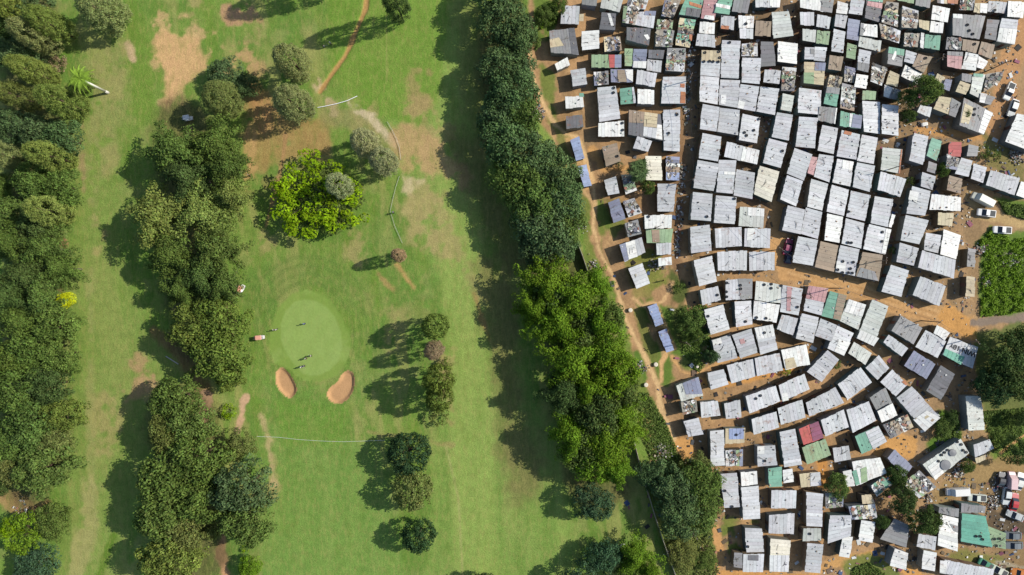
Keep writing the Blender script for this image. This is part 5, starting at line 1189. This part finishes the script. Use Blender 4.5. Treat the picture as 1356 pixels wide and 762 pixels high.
# tall weeds and undergrowth
def weeds(name, poly, n, hgt, tint, label, seed):
    r = np.random.default_rng(seed); xs = [p[0] for p in poly]; ys = [p[1] for p in poly]; u = r.uniform(min(xs), max(xs), n * 3); v = r.uniform(min(ys), max(ys), n * 3); k = inside(u, v, poly); u, v = u[k], v[k]; gp = (np.sin(u * .37 + 1.3 * np.sin(v * .23)) + np.sin(v * .41 + u * .13 + 2) + r.normal(size=len(u)) * .7) > -.55 - (0 if hgt > .55 else 3); u, v = u[gp][:n], v[gp][:n]
    c = np.stack([(u - CX) * G, (CY - v) * G, hgt * r.random(len(u)) ** 1.5], -1); 
    nn = r.normal(size=c.shape) * .5 + np.array([0, 0, 1]); tn = 1 + r.normal(size=(len(u), 1)) * .18 + np.zeros((1, 3)); tn *= (1 + .35 * np.sin(u * .6 + 2 * np.sin(v * .35)))[:, None] * .5 + .5
    V, Cc = leaf_quads(c, nn, .16 + .14 * r.random(len(u)), np.clip(tn, .3, 2), r); o = link(name, mesh_np(name, V, np.arange(len(V)).reshape(-1, 4), M_LEAF, Cc), color=tuple(np.array(alb(*TINT[tint])) * KEXP)); o['kind'] = 'stuff'; o['label'] = label; o['category'] = 'weeds'
weeds('weeds', [(1294, 322), (1302, 338), (1297, 420), (1330, 417), (1356, 412), (1375, 408), (1375, 312), (1340, 316), (1310, 306)], 12000, .9, 'bright', 'rank green weeds filling the field by the paved track', 1)
weeds('weeds', [(1320, 266), (1375, 276), (1375, 296), (1332, 284)], 2500, .8, 'green', 'green weeds above the parked pickup trucks', 2)
weeds('weeds', [(858, 520), (882, 560), (898, 600), (915, 625), (870, 625), (848, 575), (846, 520)], 5000, .5, 'green', 'lush weeds between footpath and tree grove by the wall', 3)
weeds('undergrowth', [(905, 470), (895, 410), (935, 400), (942, 470), (925, 495)], 3000, .6, 'leafy', 'undergrowth in the shade beside the long container', 4)
weeds('undergrowth', [(880, 700), (940, 690), (952, 760), (900, 775)], 4500, .7, 'oliveb', 'brambly undergrowth between the boundary wall and lowest path', 5)
weeds('undergrowth', [(1300, 545), (1356, 540), (1356, 575), (1315, 600)], 3000, .3, 'green', 'short rough grass below the big dark tree', 6)
weeds('undergrowth', [(714, 10), (738, 2), (738, 32), (716, 40)], 1500, .6, 'bright', 'overgrown yard behind the uppermost shack', 7)
weeds('undergrowth', [(1240, 560), (1268, 545), (1272, 580), (1240, 580)], 1500, .6, 'green', 'weeds on the slope beside the longest shack row end', 8)
weeds('undergrowth', [(1130, 752), (1150, 744), (1185, 770), (1120, 780)], 1800, .5, 'green', 'tussocky weeds inside the curve of the bottom track', 9)

# ------------------------------------------------------------------ vehicles
def rings(m, st, c):      # st: list of (x, halfwidth, zlow, zhigh); lofted along x
    vs = []; 
    for x, hw, z0, z1 in st: vs += [(x, -hw * .94, z0), (x, -hw, (z0 + z1) / 2), (x, -hw * .93, z1), (x, hw * .93, z1), (x, hw, (z0 + z1) / 2), (x, hw * .94, z0)]
    n = len(st); f = [(i * 6 + j, i * 6 + (j + 1) % 6, (i + 1) * 6 + (j + 1) % 6, (i + 1) * 6 + j) for i in range(n - 1) for j in range(6)]
    f += [tuple(reversed(range(6))), tuple((n - 1) * 6 + j for j in range(6))]; m.add(vs, f, c)
def vehicle(name, kind, px, py, ang, colr, label, grp='vehicles parked by the shacks', L=4.3):
    W_ = 1.75; x, y = P(px, py, 1.2); t = thing(name, {'car': 'car', 'pickup': 'pickup truck', 'van': 'van'}[kind], (x, y, 0), math.radians(ang), grp, label); c = tuple(alb(*colr)); h = L / 2; wh = (1, 1, 1)
    b = MB(); hw = W_ / 2
    if kind == 'car': rings(b, [(-h, hw * .86, .45, .72), (-h + .12, hw * .95, .28, .9), (-h + .9, hw, .25, .95), (0, hw, .25, .95), (h - 1.1, hw, .25, .92), (h - .25, hw * .94, .28, .78), (h, hw * .8, .42, .66)], wh)
    elif kind == 'pickup': rings(b, [(-h, hw * .95, .5, .98), (-h + .08, hw, .4, 1.02), (0, hw, .35, 1.02), (h - 1.1, hw, .35, 1.02), (h - .2, hw * .94, .35, .9), (h, hw * .84, .45, .8)], wh)
    else: rings(b, [(-h, hw * .95, .4, 1.9), (-h + .1, hw, .32, 2.0), (h - 1.4, hw, .32, 2.0), (h - .75, hw * .96, .32, 1.25), (h - .1, hw * .9, .35, 1.0), (h, hw * .84, .45, .85)], wh)
    b.build('body', M_PAINT, t, color=c)
    g = MB(); r = MB()
    if kind == 'car':
        rings(g, [(-h + .35, hw * .8, .9, .94), (-h + 1.0, hw * .8, .9, 1.38), (.35, hw * .8, .9, 1.40), (h - 1.15, hw * .84, .88, .93)], wh); rings(r, [(-h + 1.0, hw * .76, 1.36, 1.42), (-.3, hw * .79, 1.38, 1.46), (.38, hw * .76, 1.36, 1.42)], wh)
    elif kind == 'pickup':
        rings(g, [(-.35, hw * .82, 1.0, 1.45), (-.2, hw * .84, 1.0, 1.52), (.55, hw * .82, 1.0, 1.5), (1.2, hw * .86, .98, 1.04)], wh); rings(r, [(-.33, hw * .78, 1.5, 1.57), (.5, hw * .76, 1.49, 1.55)], wh)
        bed = MB(); bed.box((-h + .85, 0, 1.03), (1.35, W_ * .78, .03), 0, tuple(alb(90, 92, 95))); bed.build('load_bed', M_LITTER, t)
    else:
        rings(g, [(h - 1.42, hw * .9, 1.3, 1.85), (h - .8, hw * .9, 1.2, 1.32)], wh); rings(r, [(-h + .1, hw * .9, 1.98, 2.06), (h - 1.45, hw * .88, 1.97, 2.04)], wh)
    g.build('windows', M_GLASS, t); r.build('roof', M_PAINT, t, color=c)
    for sx in (-h + .75, h - .8):
        for sy in (-hw + .1, hw - .1):
            wme = MB(); wme.torus((0, 0, 0), .24, .09, 'Y', 14, 6); wo = link('wheel', None, t, (sx, sy, .32)); link('tyre', wme.mesh('tyre', M_RUBBER, True), wo)
            rm = MB(); rm.tube((0, -.08, 0), (0, .08, 0), .17, .17, 10, (.4, .4, .42)); link('rim', rm.mesh('rim', M_STEEL), wo)
    for sy in (-1, 1):
        q = MB(); q.box((h - .06, sy * hw * .6, .68), (.12, .3, .14)); q.build('headlight', M_LAMP, t); q = MB(); q.box((-h + .03, sy * hw * .7, .8), (.1, .22, .16)); q.build('tail_light', M_RED, t)
    return t
V_ = vehicle
V_('parked_pickup', 'pickup', 1338.3, 120.5, 247, (235, 238, 238), 'white pickup higher up the dirt road in the top corner')
V_('parked_car', 'car', 1343.6, 142.5, 250, (205, 212, 216), 'silver white car just above the huge white roof')
V_('parked_pickup', 'pickup', 1308, 282, 172, (240, 242, 245), 'white pickup parked below the white minibus')
V_('parked_pickup', 'pickup', 1329, 304.5, 176, (244, 245, 246), 'white pickup at the edge of the weed field')
V_('minibus', 'van', 1301.5, 264.5, 152, (236, 236, 224), 'cream white minibus with rust spots below the long grey roof', L=5.2)
V_('parked_car', 'car', 1044.6, 327, 75, (150, 48, 92), 'maroon car parked nose up on the orange dirt road', L=4.0)
V_('parked_car', 'car', 1045.5, 341.5, 80, (40, 52, 82), 'dark blue small car tucked behind the maroon car', L=2.9)
V_('parked_van', 'van', 1268.3, 651.8, 183, (245, 246, 248), 'long white van parked above the broad teal roof', L=5.0)
V_('parked_pickup', 'pickup', 1295.5, 660.2, 176, (225, 232, 225), 'pale green-white pickup right of the long white van')
V_('parked_car', 'car', 1335.3, 657.8, 262, (222, 228, 232), 'silver white car parked beside the red car')
V_('parked_car', 'car', 1345.2, 666, 80, (190, 30, 38), 'bright red car in the scrap yard')
V_('parked_car', 'car', 1346.5, 684, 158, (190, 196, 200), 'silver grey car below the red car')
V_('parked_van', 'van', 1340.5, 636.5, 86, (232, 200, 206), 'pink and white faded van in the scrap yard', L=4.0)
V_('parked_car', 'car', 1352, 638.5, 76, (228, 232, 230), 'white car at the frame edge beside the pink van')
V_('parked_car', 'car', 1327.8, 636.3, 80, (60, 62, 70), 'dark wrecked car left of the pink van', L=3.6)
V_('parked_car', 'car', 1343, 710.5, 178, (110, 118, 126), 'upper of two dark grey cars right of the teal roof')
V_('parked_car', 'car', 1345, 723.5, 180, (120, 128, 136), 'lower of two dark grey cars right of the teal roof')
V_('parked_pickup', 'pickup', 1307, 748.5, 150, (70, 150, 120), 'green pickup by the long shed at the bottom edge', L=3.6)
V_('parked_pickup', 'pickup', 1324.5, 757, 152, (225, 228, 215), 'white and green pickup behind the green one at the bottom')
V_('parked_car', 'car', 1353, 760, 170, (215, 130, 50), 'orange car cut by the bottom right corner')

# ------------------------------------------------------------------ people
def figure():
    bm = bpy.data.meshes.new('person_body')
    J = [(0, 0, .92), (0, 0, 1.12), (0, 0, 1.36), (0, 0, 1.48), (0, .01, 1.56), (0, .02, 1.68), (.09, 0, .88), (.11, .03, .48), (.12, 0, .08), (.12, .14, .03), (-.09, 0, .88), (-.12, -.05, .48), (-.13, -.16, .1), (-.13, -.02, .03),
         (.17, 0, 1.40), (.24, .05, 1.14), (.16, .24, .98), (.12, .32, .94), (-.17, 0, 1.40), (-.23, .06, 1.14), (-.10, .26, .98), (-.05, .33, .94)]
    E_ = [(0, 1), (1, 2), (2, 3), (3, 4), (4, 5), (0, 6), (6, 7), (7, 8), (8, 9), (0, 10), (10, 11), (11, 12), (12, 13), (2, 14), (14, 15), (15, 16), (16, 17), (2, 18), (18, 19), (19, 20), (20, 21)]
    Rr = [.13, .12, .14, .06, .075, .085, .085, .058, .042, .035, .085, .058, .042, .035, .06, .045, .032, .035, .06, .045, .032, .035]
    def sk(name, keep, grow, mat):
        mp = {k: i for i, k in enumerate(keep)}; me = bpy.data.meshes.new(name); me.from_pydata([J[k] for k in keep], [(mp[a], mp[b]) for a, b in E_ if a in mp and b in mp], [])
        o = bpy.data.objects.new(name, me); COL.objects.link(o); md = o.modifiers.new('Skin', 'SKIN'); md.use_smooth_shade = True
        for i, k in enumerate(keep): s = me.skin_vertices[0].data[i]; s.radius = (Rr[k] + grow, Rr[k] * (.8 if k < 3 else 1) + grow); s.use_root = (i == 0)
        sb = o.modifiers.new('Sub', 'SUBSURF'); sb.levels = sb.render_levels = 1
        dg = bpy.context.evaluated_depsgraph_get(); dg.update(); out = bpy.data.meshes.new_from_object(o.evaluated_get(dg)); bpy.data.objects.remove(o); out.materials.clear(); out.materials.append(mat)
        at = out.color_attributes.new('Col', 'FLOAT_COLOR', 'POINT'); at.data.foreach_set('color', [1.0] * (4 * len(out.vertices))); return out
    body = sk('body', list(range(22)), 0, M_SKIN); shirt = sk('shirt', [1, 0, 2, 14, 15, 18, 19], .018, M_CLOTH); tr = sk('trousers', [0, 6, 7, 8, 10, 11, 12], .016, M_CLOTH)
    h = MB(); h.tube((0, .0, 1.66), (0, 0, 1.74), .10, .085, 12); h.tube((0, 0, 1.74), (0, 0, 1.78), .085, .03, 12); h.box((0, .12, 1.69), (.14, .12, .02))
    return body, shirt, tr, h.mesh('cap', M_CLOTH)
FIG = figure()
club = MB(); club.tube((.0, .33, .94), (.1, .75, .02), .012, .008, 6); club.box((.12, .78, .03), (.11, .05, .05)); club_me = club.mesh('golf_club', M_STEEL)
for px, py, rz, sh, trc, cp, lb, cl in ((403, 429, 30, (90, 120, 200), (60, 70, 110), (120, 160, 225), 'person in blue standing alone in the middle of the green', 0), (366, 436.5, 200, (225, 225, 225), (90, 90, 95), (240, 240, 240), 'person in white on the left fringe of the green', 0),
  (363, 437, 20, (70, 75, 85), (40, 40, 45), (230, 230, 230), 'person in grey beside the one in white on the left fringe', 0), (411.5, 471.5, 90, (235, 235, 235), (60, 60, 60), (40, 40, 40), 'golfer in white holding a club at the bottom of the green', 1),
  (405, 475, 300, (60, 90, 70), (40, 45, 50), (220, 220, 220), 'golfer in dark green between the other two on the green', 0), (399, 486, 240, (230, 232, 230), (70, 90, 120), (245, 245, 245), 'golfer in white closest to the egg-shaped bunker', 1), (402.5, 485, 60, (150, 160, 165), (50, 50, 60), (60, 80, 130), 'golfer in grey facing the one near the bunker', 0),
  (437.5, 57.5, 160, (235, 235, 240), (60, 60, 80), (240, 240, 240), 'person in white by the ditch near the upper conifers', 0), (428.5, 61.5, 330, (190, 200, 215), (50, 60, 80), (40, 45, 60), 'person in pale blue by the ditch below the one in white', 1), (521, 281.5, 80, (70, 80, 110), (40, 45, 60), (180, 190, 210), 'person in dark blue beside the low rail', 0), (330, 232.5, 0, (60, 65, 80), (50, 50, 55), (230, 230, 235), 'person in dark clothes by the worn tracks', 0),
  (1248, 467 - 26, 0, (160, 60, 60), (40, 40, 60), (40, 30, 30), 'person in red walking on the dirt road junction', 0), (878, 372, 40, (220, 200, 60), (60, 60, 70), (30, 30, 30), 'person in yellow beside the lone pale shack', 0)):
    x, y = P(px, py, .9); o = thing('person', 'person', (x, y, 0), math.radians(rz), 'golfers' if px < 600 else 'people in the settlement', lb)
    link('body', FIG[0], o); link('shirt', FIG[1], o, color=alb(*sh)); link('trousers', FIG[2], o, color=alb(*trc)); link('cap', FIG[3], o, color=alb(*cp))
    if cl:
        c = thing('golf_club', 'golf club', (x, y, 0), math.radians(rz), 'golf clubs', 'steel golf club held by the ' + lb.split(' holding')[0].split(' by the')[0], club_me)
def cart(px, py, rz, c, lb):
    x, y = P(px, py, 1.6); t = thing('golf_cart', 'golf cart', (x, y, 0), math.radians(rz), 'golf carts', lb); t.scale = (.85, .85, .9)
    b = MB(); rings(b, [(-1.15, .5, .3, .62), (-1.0, .58, .25, .7), (-.2, .6, .25, .6), (.2, .58, .25, .42), (.7, .56, .25, .62), (1.15, .44, .3, .55)], (1, 1, 1)); b.build('body', M_PAINT, t, color=alb(235, 235, 235))
    s = MB(); s.box((-.35, 0, .75), (.5, 1.05, .14)); s.box((-.62, 0, 1.0), (.1, 1.05, .4)); s.build('seat', M_DOOR, t)
    for sx in (-.85, .55):
        for sy in (-.52, .52): p = MB(); p.tube((sx, sy, .5), (sx * .95, sy, 1.8), .02, .02, 6); p.build('post', M_STEEL, t)
    r = MB(); rings(r, [(-1.0, .55, 1.8, 1.84), (-.8, .62, 1.8, 1.9), (.6, .62, 1.8, 1.9), (.8, .55, 1.8, 1.84)], (1, 1, 1)); r.build('canopy', M_PAINT, t, color=alb(*c))
    for sx in (-.75, .75):
        for sy in (-.5, .5):
            wme = MB(); wme.torus((0, 0, 0), .15, .07, 'Y', 12, 6); link('wheel', wme.mesh('wheel', M_RUBBER, True), t, (sx, sy, .22))
    bg_ = thing('golf_bag', 'golf bag', (x - math.cos(math.radians(rz)) * 1.1, y - math.sin(math.radians(rz)) * 1.1, 0), math.radians(rz), 'golf bags', 'golf bag strapped behind the ' + lb.split(' parked')[0] + ' at the' + lb.split(' at the')[-1] if ' at the' in lb else 'golf bag behind ' + lb)
    m = MB(); m.tube((0, .25, .35), (-.15, .25, 1.15), .13, .13, 10, alb(60, 70, 90)); m.tube((-.12, .25, 1.1), (-.2, .25, 1.4), .03, .03, 6, alb(200, 200, 200)); m.tube((0, -.25, .35), (-.15, -.25, 1.15), .13, .13, 10, alb(40, 90, 80)); m.tube((-.12, -.25, 1.1), (-.2, -.25, 1.4), .03, .03, 6, alb(200, 200, 200)); m.build('bag', M_PAINT, bg_)
cart(342.3, 447.5, 5, (240, 178, 160), 'golf cart with salmon canopy parked at the green fringe'); cart(317.5, 382.5, 60, (238, 170, 150), 'golf cart with salmon canopy parked at the edge of the trees'); cart(246.5, 155.5, 10, (225, 228, 235), 'golf cart with white canopy parked in shade at the dirt patch')

# ------------------------------------------------------------------ rails, pipes, walls, poles
def rail(name, cat, pts, r, mat, label, z=.25, posts=None):
    x0, y0 = P(*pts[0]); t = thing(name, cat, (x0, y0, 0), 0, None, label); q = [Vector((*P(*p), z)) - Vector((x0, y0, 0)) for p in pts]; m = MB()
    for a, b in zip(q[:-1], q[1:]): m.tube(a, b + (b - a).normalized() * r, r, r, 8, (1, 1, 1))
    m.build('rail' if posts else 'pipe', mat, t)
    if posts:
        for a in q: p = MB(); p.tube((a.x, a.y, -.2), (a.x, a.y, z), r * .9, r * .9, 6); p.build('post', mat, t)
    return t
rail('irrigation_pipe', 'pipe', [(421, 143), (432, 141), (446, 138), (460, 134), (473, 128)], .07, M_WHITE, 'white irrigation pipe bridging the grass beside the ditch')
rail('low_rail', 'rail', [(513, 162), (519, 172), (525, 184), (529, 196), (531, 212)], .04, M_CONC, 'low pale rail curving round the upper bare patch', .3, 1)
rail('low_rail', 'rail', [(529, 234), (525, 246), (521, 262), (517, 280), (523, 300), (533, 322)], .035, M_CONC, 'low pale rail running down to the pinkish conifer', .3, 1)
rail('white_rope', 'rope', [(340, 578), (368, 579), (395, 582), (425, 584), (455, 585), (482, 584), (510, 583)], .02, M_WHITE, 'thin white rope stretched across the lower fairway', .18)
rail('fallen_pole', 'pole', [(220, 472), (236, 482)], .12, M_CONC, 'grey pole lying on the reddish track between trees', .12)
def wall(pts, label):
    x0, y0 = P(*pts[0]); t = thing('boundary_wall', 'wall', (x0, y0, 0), 0, 'concrete boundary wall of the golf course', label); o = Vector((x0, y0, 0))
    q = [Vector((*P(*p), 0)) - o for p in pts]
    for a, b in zip(q[:-1], q[1:]):
        L = (b - a).length; n = max(1, round(L / 2.6)); ang = math.atan2((b - a).y, (b - a).x)
        pan = MB()
        for k in range(n):
            c = a.lerp(b, (k + .5) / n); 
            for s in range(6): pan.box(c + Vector((0, 0, .17 + s * .305)), (L / n - .14, .09, .298), ang, tuple(x * rnd.uniform(.9, 1.1) for x in alb(176, 172, 158)))
        pan.build('panel', M_LITTER, t)
        for k in range(n): p = MB(); p.box(a.lerp(b, k / n) + Vector((0, 0, .95)), (.16, .18, 2.1), ang, alb(186, 182, 168)); p.build('post', M_LITTER, t)
wall([(698, 76), (698, 118)], 'concrete wall stretch beside the footpath near the greyish shrub'); wall([(702, 150), (708, 165), (714, 186)], 'concrete wall stretch below the rubbish heap by the upper footpath')
wall([(762, 318), (770, 338), (778, 362)], 'concrete wall stretch between the dark belt and bright grove'); wall([(836, 574), (842, 598), (849, 626), (858, 655), (868, 688), (876, 712), (886, 740), (896, 768)], 'long concrete wall stretch running down to the bottom edge')
def pole(px, py, h, label, arm=0):
    x, y = P(px, py, h); t = thing('utility_pole', 'utility pole', (x, y, 0), arm, 'utility poles in the settlement', label); m = MB(); m.tube((0, 0, -.5), (0, 0, h), .13, .09, 10, (1, 1, 1)); m.build('pole', M_WOOD, t)
    c = MB(); c.box((0, 0, h - .35), (1.5, .09, .1)); c.build('crossarm', M_WOOD, t)
    for s in (-.6, .6): i = MB(); i.tube((s, 0, h - .3), (s, 0, h - .12), .05, .03, 8); i.build('insulator', M_WHITE, t)
    return Vector((x, y, h - .3))
POL = []
for px, py, lb in ((1334, 82, 'utility pole at the top corner dirt road'), (1036, 330, 'utility pole left of the maroon car'), (912, 456, 'utility pole beside the long container'), (1116, 382, 'utility pole in the middle of the dirt road'), (916, 100, 'utility pole in the upper gully lane'), (920, 235, 'utility pole in the gully lane further down'), (1246, 427, 'utility pole at the dirt road junction'),
  (1056, 100, 'utility pole in the second lane near the square white roof'), (1192, 220, 'utility pole in the third lane beside orange edged roof'), (1175, 345, 'utility pole near the flat tan roof'), (1296, 453, 'utility pole beside the lettered roof and big tree'), (1052, 395, 'utility pole by the pink streaked roof'), (873, 300, 'utility pole behind the white roof by the striped green one'), (1250, 75, 'utility pole between salmon and teal roofs')):
    POL.append(pole(px, py, 7.0, lb, rnd.uniform(0, 3)))
def cable(a, b, lb):
    m = MB(); q = [a.lerp(b, t / 10) - Vector((0, 0, 1.1 * 4 * (t / 10) * (1 - t / 10))) for t in range(11)]
    for s, e in zip(q[:-1], q[1:]): m.tube(s - a, e - a, .022, .022, 5)
    thing('overhead_cable', 'cable', tuple(a), 0, 'overhead cables', lb, m.mesh('overhead_cable', M_WIRE))
for i, j, lb in ((1, 3, 'black cable from beside the maroon car to the pole in the road'), (3, 6, 'black cable over the dirt road to its junction'), (6, 10, 'black cable from the road junction to the lettered roof'), (4, 5, 'black cable along the gully lane'), (5, 1, 'black cable slanting from the gully lane to the maroon car'), (2, 11, 'black cable from the long container to the pink streaked roof'), (7, 4, 'black cable between the two upper lanes'), (8, 9, 'black cable above the third lane'), (5, 12, 'black cable crossing left of the gully lane'), (13, 0, 'black cable at the top corner')):
    cable(POL[i], POL[j], lb)
for k, (px, py, c) in enumerate(((834.9, 411, 'pale concrete ring standing by the footpath below the lone shack'), (868.6, 483, 'pale concrete ring at the fork of footpaths'), (855.6, 510, 'pale concrete ring in the grass left of the fork'), (923.5, 486, 'small pale concrete ring by the undergrowth'))):
    x, y = P(px, py, .6); m = MB(); r = .5 if k < 3 else .32; m.tube((0, 0, -.1), (0, 0, .65), r, r, 20, alb(225, 215, 200)); m.tube((0, 0, .65), (0, 0, .7), r, r * .75, 20, alb(235, 226, 212)); thing('concrete_ring', 'manhole ring', (x, y, 0), 0, 'concrete manhole rings', c, m.mesh('concrete_ring', M_LITTER))
x, y = P(1224, 165, .3); m = MB(); rings(m, [(-.75, .3, .1, .5), (-.5, .45, 0, .6), (.5, .45, 0, .6), (.75, .3, .1, .5)], alb(240, 240, 240)); thing('water_tub', 'tub', (x, y, 0), .2, None, 'white oval bath tub on the orange lane below the big tree', m.mesh('water_tub', M_LITTER))

# ------------------------------------------------------------------ loose litter in the lanes and rubbish heaps
def litter(name, label, pts, size, seed, zmax=0.0, cols_=LITTER, radius=None):
    r = random.Random(seed); m = MB()
    for px, py in pts:
        x, y = P(px, py); s = r.uniform(*size); z = .06 + (r.random() * zmax)
        m.box((x, y, z), (s, s * r.uniform(.25, .9), r.uniform(.04, .2)), r.uniform(0, 3.1), col(r.choice(cols_)), r.uniform(-.4, .4))
    o = m.build(name, M_LITTER); o['kind'] = 'stuff'; o['label'] = label; o['category'] = 'litter'
r = random.Random(21); pts = []
while len(pts) < 420:
    px, py = r.uniform(790, 1350), r.uniform(0, 760); x, y = P(px, py)
    if roof_z(x, y) > 0 or min(math.hypot(px - a, py - b) for a, b in road) < 18 or (px > 1290 and 250 < py < 640) or px < 905 and r.random() < .6: continue
    pts.append((px, py))
litter('scrap_sheets', 'offcuts of roofing, cloth and board lying in the lanes', pts, (.5, 1.5), 77, cols_=[(225, 228, 232), (120, 100, 85), (90, 92, 98), (150, 90, 110), (70, 90, 130), (110, 95, 75), (60, 55, 52)])
r = random.Random(8); pts = []
while len(pts) < 2600:
    px, py = r.uniform(905, 1350), r.uniform(0, 760); x, y = P(px, py)
    dr_ = min(math.hypot(px - a, py - b) for a, b in road)
    if roof_z(x, y) > 0 or (dr_ < 16 and r.random() < .9) or (px > 1290 and 260 < py < 640): continue
    if r.random() > (.9 if (py < 230 or px > 1180) else .4): continue
    pts.append((px, py))
litter('lane_litter', 'scraps, stones and planks strewn in the lanes between shacks', pts, (.1, .6), 1)
pts = [(r.gauss(a, 2.2), r.gauss(b, 14)) for a, b in ((917, 20), (914, 60), (911, 100), (909, 140), (903, 240), (900, 280), (897, 320)) for _ in range(50)]
litter('gully_litter', 'pale rubbish caught along the shaded gully lane', pts, (.15, .7), 2, .2)
for k, (px, py, sp, n, lb) in enumerate(((711, 148, 5, 160, 'heap of mixed rubble and rubbish beside the upper footpath'), (767, 300, 5, 90, 'orange and white rubbish on the grass by the tree belt'), (786, 350, 4, 60, 'scattered litter below the wall stub'), (846, 487, 5, 80, 'white litter patch left of the footpath fork'), (877, 598, 6, 240, 'rubbish heap at the edge of the grove above the long wall'),
  (912, 708, 5, 120, 'rubbish scattered under the lowest leafy trees'), (888, 730, 4, 80, 'rubbish against the long boundary wall'), (1298, 330, 4, 160, 'pale rubble spill beside the narrow grey shack'), (1340, 345, 7, 260, 'bluish rubble across the weed field'), (1306, 372, 4, 70, 'pale rubble tongue beside the cream roofed tower'), (1268, 625, 5, 160, 'pinkish rubble mound below the roof with discs'), (1314, 665, 5, 180, 'scrap metal pile in the vehicle yard'), (1320, 640, 5, 80, 'scrap heap above the silver car'), (1344, 208, 5, 160, 'stick and brush pile below the huge white roof'), (1287, 597, 6, 120, 'broken boards between the two right-hand shacks'), (868, 352, 5, 110, 'colourful washing and scraps by the gully behind the lone shack'), (30, 672, 8, 60, 'twigs and logs on the bare soil in the wood'), (1225, 652, 7, 150, 'dark scrap beside the white van'))):
    litter('rubbish_heap', lb, [(r.gauss(px, sp), r.gauss(py, sp)) for _ in range(int(n * .8))], (.1, .5), 10 + k, .35)
for pl in ([(763, 290), (840, 0)],): pass
resolve_labels()
